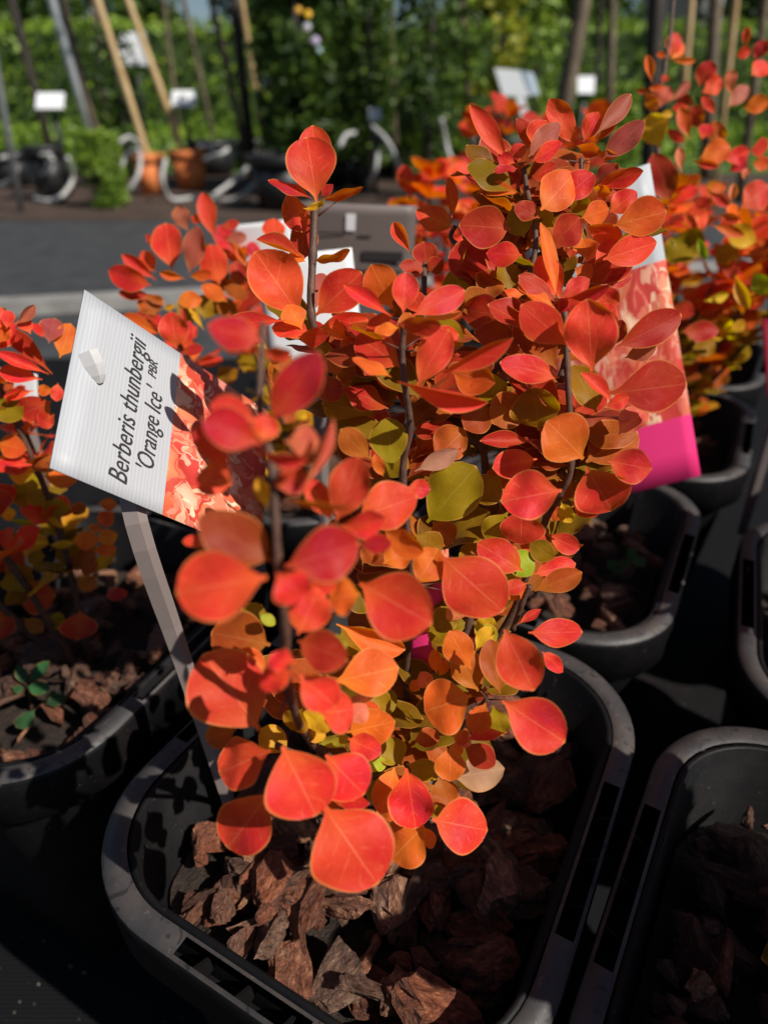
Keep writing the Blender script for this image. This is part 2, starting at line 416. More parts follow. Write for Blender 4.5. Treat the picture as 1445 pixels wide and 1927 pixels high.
def pot_meshes():
    rings = [(-.026, .002), (-.0085, .158), (-.0085, .1795), (-.0100, .18), (-.0110, .1795), (-.0275, .006)]
    V = []
    for o, z in rings: V += [(x, y, z) for x, y in rrect(PL/2, PW/2, .047, o)]
    Fs = []
    for i in range(len(rings)-1): Fs += ring_faces(i, i+1, NP)
    Fs.append(tuple((len(rings)-1)*NP+i for i in range(NP))); Fs.append(tuple(NP-1-i for i in range(NP)))
    body = mesh('pot_body', V, Fs, False)
    for p in body.polygons: p.use_smooth = len(p.vertices) == 4
    rr = [(-.0082, .161), (-.0014, .160), (-.0010, .156), (.0, .1565), (.0006, .178), (.0, .1800), (-.0012, .1806), (-.0070, .1806), (-.0082, .1800)]
    V = []
    for o, z in rr: V += [(x, y, z) for x, y in rrect(PL/2, PW/2, .047, o)]
    Fs = []
    for i in range(len(rr)-1):
        if i == 6: Fs += ring_faces(6, 7, NP, GAP)
        else: Fs += ring_faces(i, i+1, NP)
    Fs += ring_faces(1, 6, NP)
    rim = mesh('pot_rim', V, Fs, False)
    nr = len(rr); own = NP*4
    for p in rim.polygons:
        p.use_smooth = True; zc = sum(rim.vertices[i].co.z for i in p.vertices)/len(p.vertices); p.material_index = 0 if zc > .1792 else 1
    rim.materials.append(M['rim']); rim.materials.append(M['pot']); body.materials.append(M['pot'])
    V = [(-.0006, -.0033, -.012), (.0006, -.0033, -.012), (.0006, .0033, -.012), (-.0006, .0033, -.012), (-.0006, -.0033, -.001), (.0006, -.0033, -.001), (.0006, .0033, -.006), (-.0006, .0033, -.006)]
    rib = mesh('pot_rib', V, [(0,3,2,1),(4,5,6,7),(0,1,5,4),(1,2,6,5),(2,3,7,6),(3,0,4,7)]); rib.materials.append(M['pot'])
    return body, rim, rib
BODY, RIM, RIB = pot_meshes()
def pot(c, rot, label, ribs=True):
    e = empty('plant_pot', (c.x, c.y, 0), label, 'pot', 'black square nursery pots'); e.rotation_euler.z = rot
    for nm, me in (('body', BODY), ('rim', RIM)):
        o = bpy.data.objects.new(nm, me); col.objects.link(o); o.parent = e
        if nm == 'rim' and ribs:
            for s in range(4):
                for k in (-1, 0, 1):
                    q = bpy.data.objects.new('rib', RIB); col.objects.link(q); q.parent = o
                    if s % 2 == 0: q.location = (k*.018, (PW/2-.0048)*(1 if s == 0 else -1), .18); q.rotation_euler.z = 0 if s else math.pi
                    else: q.location = ((PL/2-.0048)*(1 if s == 1 else -1), k*.016, .18); q.rotation_euler.z = math.pi/2 if s == 1 else -math.pi/2
    return e
POTS = {  # u, v, extra turn, label
 'main': (.156, .084, 0, 'black square nursery pot holding the big orange barberry with the slanted white label'),
 'mid': (.352, .084, .5, 'black square pot directly behind the main pot, holding the tall picture label'),
 'backright': (.548, .066, 1.5, 'black square pot behind the tall picture label, its rim catching sun'),
 'botright': (.150, -.0855, -2.5, 'black square pot touching the right side of the main barberry pot'),
 'farright': (.347, -.106, 4, 'black square pot beside the one with the tall picture label'),
 'r0': (.150, -.262, 0, 'unseen black square pot added under the shading shrub, beyond the pot that touches the main pot'),  # out of view, added with its shrub to cast shade
 'left': (.158, .274, 4, 'black square pot with the green seedling beside the slanted white label'),
 'b2': (.366, .278, 1, 'black square pot of the barberry behind the slanted white label'),
 'b3': (.560, .275, 0, 'black square pot of the small barberry behind the grey label'),
 'b4': (.756, .272, 2, 'black square pot of the farthest barberry before the dark bushes'),
 'a4': (.745, .066, -1, 'black square pot behind the sunlit-rimmed pot, last of its column'),
 'r3': (.545, -.122, 0, 'black square pot beside the sunlit-rimmed pot'),
}
POS = {}
for k, (u, v, a, lab) in POTS.items():
    POS[k] = UV(u, v); pot(POS[k], AZ+R(a), lab)

# ---- bark mulch
def chip_mesh(seed):
    r = random.Random(seed); bm = bmesh.new()
    L, W, T = 1, r.uniform(.42, .85), r.uniform(.12, .28)
    n = r.randint(6, 9); ang = sorted(r.uniform(0, 6.283) for _ in range(n))
    ring = [(math.cos(a)*L*.5*r.uniform(.75, 1.1), math.sin(a)*W*.5*r.uniform(.75, 1.1)) for a in ang]
    pts = []
    for x, y in ring:
        bend = .25*x*x
        pts.append((x, y, -T*.5+bend+r.uniform(-.04, .04))); pts.append((x*r.uniform(.75, .98), y*r.uniform(.75, .98), T*.5+bend+r.uniform(-.1, .08)))
    for _ in range(4): pts.append((r.uniform(-.3, .3), r.uniform(-.25, .25)*W, T*r.uniform(.5, .75)))
    for p in pts: bm.verts.new(p)
    bmesh.ops.convex_hull(bm, input=bm.verts)
    for _ in range(2): bmesh.ops.subdivide_edges(bm, edges=bm.edges, cuts=1, use_grid_fill=True); bmesh.ops.triangulate(bm, faces=bm.faces)
    bm.normal_update()
    sv = Vector((seed*3.1, 1.7*seed, 0))
    for v in bm.verts:
        q = Vector((v.co.x*2.2, v.co.y*4.5, v.co.z*6))+sv
        d_ = noise.noise(q)*.05+noise.noise(q*2.3)*.04+noise.noise(q*5)*.035
        v.co += Vector((v.normal.x, v.normal.y, v.normal.z*.75))*d_
    bmesh.ops.triangulate(bm, faces=bm.faces)
    me = bpy.data.meshes.new('bark_chip'); bm.to_mesh(me); bm.free(); me.materials.append(M['bark']); return me
CHIPS = [chip_mesh(i) for i in range(12)]
SOILZ = .151
def mulch(key, n, label, smin=.010, smax=.034, region=None):
    c = POS[key]; e = empty('bark_mulch', (c.x, c.y, SOILZ-.012), label, 'mulch', 'bark mulch in the pots')
    rot = AZ+R(POTS[key][2])
    ns = 18; V = []; 
    outer = rrect(PL/2, PW/2, .047, -.0165)
    rings = [0, .35, .7, 1]
    V = [(0, 0, 0)]
    for q in rings[1:]:
        for x, y in outer: V.append((x*q, y*q, .006*noise.noise(Vector((x*q*60, y*q*60, n)))))
    Fs = [(0, 1+i, 1+(i+1) % NP) for i in range(NP)]
    for k in range(2): Fs += [(1+k*NP+i, 1+(k+1)*NP+i, 1+(k+1)*NP+(i+1) % NP, 1+k*NP+(i+1) % NP) for i in range(NP)]
    Fs += []
    s = bpy.data.objects.new('soil', mesh('soil', V, Fs, True)); s.data.materials.append(M['soil']); col.objects.link(s); s.parent = e; s.rotation_euler.z = rot
    r = random.Random(hash(key) % 1 + n); hl, hw = PL/2-.019, PW/2-.019
    for i in range(n):
        sz = smin+(smax-smin)*r.random()**1.5
        f = max(.2, 1-sz*4)
        for _ in range(20):
            x, y = r.uniform(-hl, hl), r.uniform(-hw, hw)
            if (max(0, abs(x)-hl+.03))**2+(max(0, abs(y)-hw+.03))**2 < .03**2: break
        x *= 1-sz*.8/hl*.25; y *= 1-sz*.8/hw*.25
        o = bpy.data.objects.new('bark_chip', r.choice(CHIPS)); col.objects.link(o); o.parent = e
        lay = r.random()
        q = Vector((x, y, 0)); q.rotate(Quaternion((0, 0, 1), rot))
        o.location = (q.x, q.y, .004+lay*.014); o.rotation_euler = (r.uniform(-.6, .6), r.uniform(-.6, .6), r.uniform(0, 6.28)); o.scale = (sz, sz*r.uniform(.7, 1.1), sz)
    return e
mulch('main', 270, 'dark reddish pine bark mulch under the big orange barberry', .010, .036)
mulch('left', 130, 'bark mulch around the green seedling, partly sunlit', .009, .030)
mulch('mid', 120, 'bark mulch in deep shade in the pot with the tall picture label', .009, .030)
mulch('r0', 40, 'bark mulch in the unseen added pot beyond the one touching the main pot', .014, .034)
mulch('botright', 230, 'bark mulch in the pot touching the main pot, with a sunny patch', .010, .034)
mulch('farright', 90, 'bark mulch in the pot beside the tall picture label pot', .010, .032)
mulch('backright', 70, 'bark mulch in the sunlit-rimmed pot behind the tall picture label')
for k, lab in (('b2', 'bark mulch in the pot behind the slanted white label'), ('b3', 'bark mulch under the small barberry behind the grey label'), ('b4', 'bark mulch under the farthest barberry'), ('a4', 'bark mulch in the last pot of the sunlit-rimmed column'), ('r3', 'bark mulch in the pot beside the sunlit-rimmed pot')):
    mulch(k, 30, lab, .014, .034)

# ================================================================== MAIN BARBERRY
base = POS['main']+Vector((0, 0, SOILZ))
bush = empty('barberry_bush', base, 'sharp orange red barberry shrub in the front pot beside the slanted white label', 'shrub', 'barberry shrubs in square pots')
D_ = lambda x, y, d: P(400+x/2.676, 220+y/2.676, d)
E_ = lambda x, y, d: P(850+x/2.4286, 200+y/2.4286, d)
F_ = lambda x, y, d: P(320+x/2.491, 780+y/2.491, d)
G_ = lambda x, y, d: P(780+x/2.173, 780+y/2.173, d)
H_ = lambda x, y, d: P(340+x/2.189, 1280+y/2.189, d)
root = lambda dx, dy: base+Vector((dx, dy, -.012))
S1 = [root(-.004, -.006), P(700, 1490, .25), P(590, 1400, .195), F_(560, 1300, .150), F_(540, 1000, .132), F_(505, 680, .125), F_(480, 250, .123), D_(240, 1480, .124), D_(255, 1040, .126)]
S2 = [root(-.003, .006), P(735, 1380, .262), P(700, 1080, .245), P(650, 800, .225), D_(560, 1200, .212), D_(498, 1000, .206), D_(505, 700, .206), D_(515, 460, .206)]
S3 = [root(.004, 0), P(762, 1420, .262), F_(1108, 1200, .235), F_(1120, 1020, .222), P(775, 1080, .212), F_(1090, 290, .200), F_(1125, 60, .192), D_(965, 1330, .186), D_(955, 1170, .184), D_(965, 1040, .181)]
S4 = [root(.008, .004), P(800, 1330, .258), G_(220, 860, .245), G_(290, 220, .230), G_(215, 60, .226), E_(250, 1100, .225), E_(365, 740, .223), E_(380, 550, .222), E_(345, 400, .227), E_(330, 290, .229)]
S5 = [root(.012, .006), P(850, 1300, .255), G_(380, 850, .236), G_(520, 470, .215), G_(590, 330, .205), G_(640, 200, .200), E_(525, 1180, .194), E_(515, 940, .192)]
S6 = [E_(500, 1250, .205), E_(600, 800, .225), E_(600, 560, .235), E_(595, 420, .24), E_(590, 240, .242)]
S7 = [G_(400, 880, .212), G_(440, 770, .206), G_(470, 700, .203)]
S8 = [root(.01, -.004), P(850, 1400, .235), G_(300, 1160, .200)]
S9 = [root(.005, -.008), P(780, 1500, .245), H_(930, 345, .212)]
S10 = [root(.006, -.006), P(810, 1490, .245), H_(1030, 580, .215)]
S11 = [root(-.006, -.008), P(620, 1460, .23), H_(400, 270, .178)]
S12 = [P(800, 860, .225), D_(1065, 800, .24), D_(1075, 770, .242)]
S13 = [E_(365, 740, .223), D_(1225, 640, .25), D_(1220, 550, .252)]
for i, s in enumerate((S1, S2, S3, S4, S5, S6, S7, S8, S9, S10, S11, S12, S13)):
    stem(bush, s, .0008 if i == 1 else .0013 if len(s) > 4 else .0009, .0013 if i == 1 else .0006 if i == 0 else .0008)
hero(bush, 'D', '''525 425 475 95 225 .204 r 4 -.1;530 360 505 45 150 .212 r 0;500 410 290 312 48 .204 m 58;545 415 755 372 42 .204 r 60;545 400 605 345 42 .206 m
488 458 362 520 165 .209 r 25;485 470 440 700 120 .214 d 12;525 425 520 468 90 .202 y 40;470 715 230 610 52 .205 d 55;468 730 372 690 48 .204 o 50;510 725 690 685 46 .204 o 58
440 1000 222 690 235 .199 r 6;520 1000 738 790 175 .205 r -6;520 960 570 785 120 .216 k;490 1080 305 1060 105 .196 p 40;432 1108 580 1115 85 .190 p 42;520 1070 778 1030 120 .199 r 20
370 1025 60 1040 85 .192 p 25;450 1070 390 945 105 .196 o 38;520 1110 590 1230 80 .208 v;905 962 800 757 155 .185 o -8;960 990 975 788 120 .181 p 10;1008 1002 1268 870 120 .180 p -8
900 1005 670 850 72 .177 p 20;930 1040 1145 1050 88 .171 d 30;1050 1010 1250 990 30 .184 s 60;940 1060 820 1075 55 .178 o 45;920 990 780 1050 60 .186 r 30
950 1262 725 1100 170 .186 r 5;1030 1350 1182 1078 150 .175 r -8;1100 1140 1237 1095 110 .190 r;900 1310 715 1210 58 .171 o 55;930 1330 1370 1445 85 .166 p 42
1130 1300 1500 1125 82 .170 r 28;1200 1280 1407 1340 150 .191 o;860 1450 690 1290 220 .212 v;830 1500 560 1440 160 .213 v;560 1300 622 1422 120 .203 d
300 1530 532 1195 195 .121 m 6;250 1130 -12 1045 150 .125 m 12;250 1180 392 1200 70 .124 p 38;238 1190 60 1110 110 .128 p 25;230 1540 0 1440 130 .119 p 20
1205 530 1195 305 55 .25 p 20;1210 560 1035 468 110 .25 r 20;1000 690 910 533 65 .244 r;1080 770 1060 628 112 .241 d;1078 770 1162 730 80 .240 d;1070 770 945 750 60 .240 d 30
700 1180 560 1260 90 .2 o 35;640 1180 720 1110 60 .2 o;860 1180 770 1290 110 .2 d;1090 1010 1250 1140 120 .196 v;1060 1000 1000 880 90 .2 r;1240 1450 1080 1360 120 .205 v;1400 1460 1280 1560 150 .205 b
1250 980 1400 900 150 .225 b;1240 820 1390 720 180 .235 v;1290 900 1200 780 160 .236 v;400 1200 300 1330 120 .205 b;620 1240 700 1330 120 .207 b;480 1300 420 1440 120 .21 v''')
hero(bush, 'E', '''265 260 90 0 78 .229 r 15;350 230 497 80 92 .224 k 5;370 190 430 52 112 .230 r;320 240 288 168 70 .229 p;365 250 505 172 65 .223 p 20;300 285 198 290 32 .226 m 55;290 260 213 225 50 .228 p 20
365 320 477 280 62 .221 p 42;330 400 123 390 52 .228 o 45;405 475 565 300 158 .214 o 0;490 440 642 305 112 .219 p;400 510 293 450 78 .216 d 25;270 560 50 540 160 .220 d 8
330 600 290 450 115 .224 v;450 640 582 515 130 .219 d;590 510 717 470 98 .225 o;610 545 772 602 80 .217 r 20;735 545 982 482 150 .210 o 4;320 680 163 668 98 .215 p 15
690 700 942 622 122 .210 r 6;650 720 762 610 82 .216 r;480 890 414 538 58 .196 o 40;500 880 400 690 112 .200 p;470 890 318 770 78 .195 d 30;510 870 627 790 80 .194 p;520 880 717 825 55 .193 m 40
470 920 313 820 50 .194 o 50;540 1100 328 915 152 .190 r 5;640 1212 620 893 208 .185 r 3;680 970 747 920 90 .198 r;750 1100 1052 955 132 .195 d 8;730 1100 777 980 72 .197 d
790 1150 932 1088 80 .200 k 20;715 1310 1074 1272 212 .186 d 6;480 1200 308 960 155 .201 b;490 1240 233 1170 112 .190 p 15;320 1080 143 1050 82 .213 r;660 1400 560 1180 128 .196 v 25
400 1480 370 1292 192 .202 v;740 1360 600 1220 55 .186 r 40;700 1370 807 1335 62 .185 r 20;760 1500 882 1378 105 .197 s;560 175 448 -27 95 .241 r 15;600 162 667 28 76 .238 p
650 137 820 -54 76 .234 k 12;690 240 873 72 96 .231 k 8;660 170 742 30 45 .243 d 30;570 180 672 215 50 .236 p 35;650 212 752 236 34 .233 o 50;660 360 867 298 70 .229 p 35
715 410 802 370 60 .231 d;720 485 842 388 92 .228 r;640 370 717 402 45 .232 o 30;150 800 30 618 182 .232 d;250 960 48 930 142 .222 d;330 860 228 855 42 .214 o 40
600 560 540 640 90 .226 v;620 700 600 600 90 .222 o;560 740 640 780 80 .22 o;680 800 820 770 80 .222 d;230 760 130 860 130 .226 b;300 720 230 820 130 .226 v;330 1320 200 1440 150 .205 b
620 480 560 420 80 .23 v;560 360 640 460 100 .232 b;640 840 760 900 90 .213 r;260 1260 130 1330 130 .205 v;420 200 300 60 70 .236 d;470 560 380 470 80 .222 v;560 1000 520 860 90 .198 d''')
hero(bush, 'F', '''455 762 28 835 300 .116 r 3 -.05;540 712 885 615 232 .120 m 14;500 742 628 862 172 .114 p 10;480 690 155 480 220 .127 x 8;230 590 63 590 58 .145 r 25
780 502 885 208 172 .141 d -6;880 480 1157 388 205 .160 r 5;1110 340 1217 350 82 .180 p;760 500 655 308 112 .144 r 18;800 520 1003 510 110 .140 p 38;880 610 1032 610 82 .141 m 25
1000 540 1172 650 110 .162 o 28;888 790 1203 972 278 .150 r 4;890 842 745 860 152 .135 o 18;640 790 772 802 80 .137 r 25;600 1032 692 826 186 .135 r 5;600 1060 824 1150 172 .140 d 8
740 1030 824 1092 60 .146 g;592 1160 457 1150 92 .126 p 28;572 1200 428 1272 112 .129 p 15;610 1220 774 1374 162 .140 p 6;768 1252 1063 1188 202 .171 o 0;780 980 1094 1105 118 .190 o 20
800 990 905 1112 142 .200 v;470 1080 195 1018 232 .170 b 4;460 1222 318 1118 112 .166 o 12;420 1480 172 1138 332 .157 r 3;700 1400 853 1388 180 .156 r 10;840 1440 917 1368 92 .171 s
830 1490 1047 1440 150 .186 o 8;430 140 168 20 172 .117 m 10;290 320 128 55 112 .121 p 12;290 330 125 292 142 .141 r 10;540 130 692 130 132 .121 s 15;440 132 452 -2 112 .120 r 15
400 172 642 212 60 .116 m 45;480 332 642 288 132 .121 d 10;610 370 767 33 34 .120 s 62;500 390 832 440 30 .122 o 62;460 450 420 300 62 .127 y 20;940 210 806 78 112 .180 b
1040 260 1020 18 162 .192 v;1000 292 960 190 50 .185 o;1390 60 1258 192 152 .205 b;420 940 492 982 50 .165 g;1000 700 1120 620 120 .175 o;1150 560 1270 640 110 .19 v;1230 500 1320 600 120 .205 b
1340 900 1250 1010 110 .2 v;900 700 960 620 80 .18 b;1010 300 1090 180 110 .205 v;330 1000 430 900 110 .175 v;620 1380 560 1480 120 .175 v;900 1330 1030 1380 130 .2 v;740 1360 660 1480 130 .178 y''')
hero(bush, 'G', '''690 182 560 38 192 .190 o 10;788 190 962 222 130 .185 p 8;702 215 806 402 205 .190 r 6;640 362 747 412 60 .196 r 20;602 310 365 352 182 .185 p 6;500 182 333 212 112 .201 r
480 110 278 105 60 .203 d 20;440 380 430 527 162 .201 r;380 400 298 512 112 .206 v;350 250 258 352 122 .208 v;50 442 243 228 202 .201 v 4;0 232 172 150 70 .198 w 12
540 490 672 552 76 .210 r 5;465 520 567 590 82 .206 v;490 652 657 610 86 .208 p;490 722 677 648 86 .205 b;380 560 482 652 102 .206 g;440 640 268 528 122 .204 r;460 690 373 720 60 .202 r
108 578 357 803 235 .180 r 3;10 692 92 555 132 .181 o 5;140 770 202 832 92 .196 s;420 860 512 798 34 .204 p;465 892 683 890 106 .190 p 5;368 878 482 1120 168 .176 r 4
520 970 607 1052 55 .192 p;230 1042 150 897 112 .191 o;260 1132 170 960 122 .196 b;350 1142 310 928 102 .193 b;232 1150 42 1212 204 .185 o 5;358 1170 608 1338 192 .176 p 3
290 1180 238 1302 92 .187 o;320 1190 362 1312 82 .190 v;380 1300 228 1322 45 .187 p 30;90 1060 80 968 50 .20 o;60 1120 30 1060 60 .2 s;100 1070 130 1010 40 .2 o;20 1130 -10 1090 50 .2 o;170 1290 217 1352 60 .192 o
440 570 520 480 90 .214 r;290 620 200 540 120 .213 v;320 820 270 900 80 .22 y;240 860 330 930 80 .22 g;110 880 200 850 70 .21 v;60 860 130 940 70 .22 v;410 700 330 640 90 .212 v;380 760 450 700 60 .208 o
250 960 310 870 60 .212 y;560 440 590 380 60 .212 o;600 360 640 440 60 .208 y;230 560 330 640 110 .212 b''')
hero(bush, 'H', '''372 290 155 382 185 .165 r 5;420 272 555 556 265 .156 r 3;598 308 752 470 195 .165 p 5;690 240 817 302 102 .181 p 8;372 458 182 703 214 .166 r 4;590 518 808 842 318 .161 r 3
930 362 966 600 168 .190 p 2;1038 574 1268 622 192 .190 r 3;1002 600 868 736 176 .196 o 6;880 360 830 547 112 .202 o;890 380 850 500 100 .207 v;910 350 848 250 102 .208 v;930 345 1067 392 82 .205 v
1110 270 1110 412 112 .191 o;1160 260 1287 352 92 .196 d;1118 402 1323 368 122 .202 w 10;1060 400 1110 522 102 .205 b;1120 260 1152 312 45 .192 o;1120 220 1192 266 55 .194 s;790 340 847 352 50 .205 g
570 262 692 235 50 .192 g 25;500 200 592 232 70 .190 y;230 200 108 250 90 .176 b;995 600 1042 692 50 .196 o;900 510 808 570 72 .204 o;620 480 767 512 60 .172 p 25;780 80 892 90 92 .212 v
960 250 1060 230 70 .206 b;700 180 810 120 110 .2 o;860 500 780 430 90 .21 v;1080 540 1160 490 70 .207 o;440 300 340 200 100 .186 y;560 430 640 540 110 .18 b;1000 480 1060 560 80 .21 v''')
def thorns_at(A, ends):
    for e_ in ends: thorn(bush, A, e_)
thorns_at(D_(530, 500, .206), [D_(640, 415, .207)]); thorns_at(D_(955, 1175, .184), [D_(840, 1120, .182), D_(1080, 1190, .181), D_(1060, 1100, .187)])
thorns_at(E_(590, 255, .242), [E_(500, 245, .240), E_(660, 235, .241), E_(640, 265, .238)]); thorns_at(E_(385, 530, .222), [E_(465, 490, .222)])
thorns_at(G_(20, 700, .2), [G_(120, 720, .2), G_(90, 690, .21)]); thorns_at(G_(220, 860, .245), [G_(170, 780, .24)]); thorns_at(G_(300, 1165, .2), [G_(230, 1090, .2), G_(290, 1090, .2), G_(390, 1165, .197)])
thorns_at(F_(560, 1300, .15), [F_(500, 1440, .152)]); thorns_at(H_(455, 205, .182), [H_(590, 205, .184)]); thorns_at(F_(905, 670, .2), [F_(900, 750, .2)])
r2 = random.Random(3)
for S, a0, a1, nn_ in ((S1, .12, .30, 3), (S2, .15, .62, 10), (S3, .12, .85, 16), (S4, .1, .92, 20), (S5, .12, .9, 15), (S6, .05, .85, 9), (S8, .4, .9, 3), (S9, .4, .9, 3), (S10, .4, .9, 3), (S11, .4, .9, 3)):
    sp_ = smooth_path(S, 10)
    for k in range(nn_):
        t = a0+(a1-a0)*(k+r2.random())/nn_; q = sp_[min(len(sp_)-1, int(t*len(sp_)))]
        if q.z < SOILZ+.03: continue
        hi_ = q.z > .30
        fill_whorl(bush, q+Vector((r2.uniform(-.006, .006), r2.uniform(.002, .016), 0)), 6, .0185, 'dxVxbd' if hi_ else 'VVbbVx', 1.0, .35, r2, True, .003)  # inner leaves take darker colours standing in for shade inside the bush

# ================================================================== OTHER BARBERRIES
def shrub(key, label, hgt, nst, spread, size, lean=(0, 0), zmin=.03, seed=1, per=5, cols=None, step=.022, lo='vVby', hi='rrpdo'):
    r = random.Random(seed); b = POS[key]+Vector((0, 0, SOILZ))
    e = empty('barberry_bush', b, label, 'shrub', 'barberry shrubs in square pots')
    for s in range(nst):
        an = 6.283*s/nst+r.uniform(-.4, .4); sp = spread*r.uniform(.35, 1); hh = hgt*r.uniform(.72, 1)
        top = b+Vector((math.cos(an)*sp+lean[0], math.sin(an)*sp+lean[1], hh))
        midp = b+Vector((math.cos(an)*sp*.7+lean[0]*.4, math.sin(an)*sp*.7+lean[1]*.4, hh*.5))
        pts = [b+Vector((math.cos(an)*.006, math.sin(an)*.006, -.01)), midp, top]
        stem(e, pts, .0019, .0010)
        sp_ = smooth_path(pts, 10); acc = 0
        for i in range(1, len(sp_)):
            acc += (sp_[i]-sp_[i-1]).length; zz = sp_[i].z-b.z
            if acc > step and zz > zmin:
                acc = 0; t = zz/hgt
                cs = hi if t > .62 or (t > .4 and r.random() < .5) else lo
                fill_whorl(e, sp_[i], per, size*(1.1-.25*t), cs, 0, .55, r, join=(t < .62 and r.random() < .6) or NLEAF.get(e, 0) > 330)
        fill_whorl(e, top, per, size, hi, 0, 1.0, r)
    return e
# left neighbour
eL = shrub('left', 'yellow and orange barberry shrub left of the slanted white label', .17, 5, .05, .018, (-.035, .0), .05, 11, 5)
hero(eL, 'L', '''290 420 20 160 92 0 d;270 420 -10 300 62 0 p;235 450 0 400 92 0 p;330 330 392 148 112 0 o;270 250 300 110 112 0 k;170 200 120 108 72 0 r;240 220 188 143 42 0 p;90 150 192 45 52 0 k;40 170 50 70 62 0 r
-10 180 10 60 60 0 r;0 250 30 150 80 0 o;290 500 213 520 55 0 o;320 470 310 562 62 0 r;190 510 28 545 52 0 r;282 570 108 652 142 0 r;300 640 218 702 82 0 r;-10 800 127 832 112 0 o;-20 880 52 930 100 0 o
215 940 48 950 130 0 y;280 860 210 950 90 0 b;240 980 412 1000 100 0 o;0 560 100 650 150 0 v;0 1190 82 1185 70 0 y;40 1220 207 1245 32 0 g;230 1170 342 1262 36 0 y;120 1380 262 1350 50 0 y;270 1360 402 1350 42 0 y
395 1335 532 1330 92 0 o;540 1340 637 1300 82 0 o;510 1390 637 1380 66 0 o;500 1520 632 1390 60 0 y;530 1240 622 1190 80 0 r;540 1130 637 1140 62 0 o;480 1250 557 1280 42 0 o;250 1420 148 1430 82 0 v
90 1650 287 1640 162 0 d;0 1510 102 1400 132 0 d;440 1720 430 1872 172 0 d;580 1640 692 1620 66 0 m;420 1540 532 1590 82 0 b;450 1450 522 1480 112 0 b;40 1700 -20 1870 130 0 d;130 1760 232 1832 72 0 b
260 1750 342 1800 82 0 v;330 1100 300 1200 130 0 v;150 1080 80 1130 92 0 v;60 1540 20 1600 62 0 v;110 1480 152 1522 72 0 v;400 1130 462 1180 72 0 b;160 1050 230 1130 90 0 v;60 1100 140 1050 90 0 v;10 1340 90 1310 90 0 v''', lambda py: .262+.085*(py-590)/620)
# behind the slanted label
eB = shrub('b2', 'red barberry shrub behind the upper edge of the slanted white label', .165, 6, .05, .021, (-.035, -.02), .02, 22, 5)
hero(eB, 'K', '''525 615 468 263 202 .36 r;650 640 720 308 142 .355 k;870 722 798 428 192 .355 r;370 730 52 630 162 .35 p;410 690 163 508 92 .36 p;400 630 300 478 100 .365 r;640 330 558 148 112 .39 k;840 400 745 53 122 .39 r
740 270 668 218 60 .39 r;890 300 1012 270 60 .385 p;920 400 1067 370 82 .385 k;1090 600 1000 448 50 .37 o;420 460 338 358 52 .37 r;620 680 438 640 62 .35 o;650 660 812 650 72 .35 o;560 850 733 830 112 .34 o
930 850 748 730 102 .345 o;900 740 1072 812 92 .35 b;550 880 468 900 42 .35 y;560 1192 510 933 182 .30 r;420 1082 158 960 112 .32 o;620 1170 600 898 45 .31 d;610 1190 652 1000 92 .32 p;580 1230 742 1190 72 .31 p
1130 540 1110 408 92 .37 m;1280 440 1270 233 152 .33 r;1010 740 1000 558 122 .36 d;760 980 800 800 182 .37 v;400 950 330 800 172 .365 b;760 1060 650 890 42 .35 y;380 800 138 790 72 .36 d;560 980 700 860 160 .375 v;880 960 960 840 140 .37 b''')
# small barberries farther back
eB3 = shrub('b3', 'small red barberry shrub standing behind the grey label', .21, 7, .045, .024, (.022, 0), .05, 33, 5, lo='bor')
eB4 = shrub('b4', 'dark red barberry shrub at the far end, before the black pots', .235, 8, .08, .027, (.03, 0), .05, 44, 5, lo='drb', hi='drmp')
# behind and right
eM = shrub('mid', 'barberry shrub hidden between the front shrub and the tall picture label', .135, 4, .035, .018, (-.02, .0), .055, 55, 4)
eR = shrub('backright', 'large orange and yellow barberry shrub right of the tall picture label', .20, 10, .068, .023, (.045, -.02), .035, 66, 7, step=.015, lo='vvyob', hi='rrpdoo')
hero(eR, 'R', '''710 420 770 243 112 .41 r;720 440 822 330 72 .41 o;720 450 897 455 40 .41 o;690 420 618 400 36 .41 o;580 620 543 413 62 .40 o;650 620 692 558 52 .40 d;640 800 692 638 112 .40 s;700 770 862 608 62 .40 k;620 830 538 700 82 .40 o;640 850 732 850 46 .39 y
560 690 468 670 36 .40 d;550 660 662 650 46 .40 o;640 1100 558 858 182 .40 y;930 650 1012 448 122 .42 d;950 690 1102 590 122 .42 r;1280 360 1285 203 56 .43 r;1200 410 1312 380 72 .43 r;1350 460 1422 298 102 .43 m;1320 560 1452 460 122 .42 r
1140 800 1302 638 102 .41 k;1170 700 1160 518 82 .42 s;870 800 738 800 50 .41 r;890 770 768 740 82 .42 d;860 1040 788 803 92 .39 o;830 1060 698 970 62 .39 p;930 960 890 788 112 .41 d;1050 850 958 720 62 .41 r;950 1040 1002 918 102 .39 p;1000 1040 1102 928 142 .40 b
930 1180 1163 1090 152 .38 o;1110 1190 1302 1130 112 .385 p;1150 1280 1282 1190 92 .39 m;880 1200 1072 1240 52 .38 p;720 1500 598 1158 192 .36 d;1260 800 1450 760 112 .41 o;1300 1120 1450 1090 112 .39 p;1240 1550 1450 1380 192 .375 r;880 1480 1012 1530 82 .37 p;1000 1440 1152 1530 62 .37 p
1170 1520 1190 1368 56 .37 s;990 1400 1132 1400 62 .38 o;890 1620 1002 1630 112 .37 r;1080 1600 1222 1640 62 .37 r;1330 1210 1450 1230 92 .39 o;800 1290 780 1098 62 .385 s;1260 1340 1290 1248 52 .38 s''')
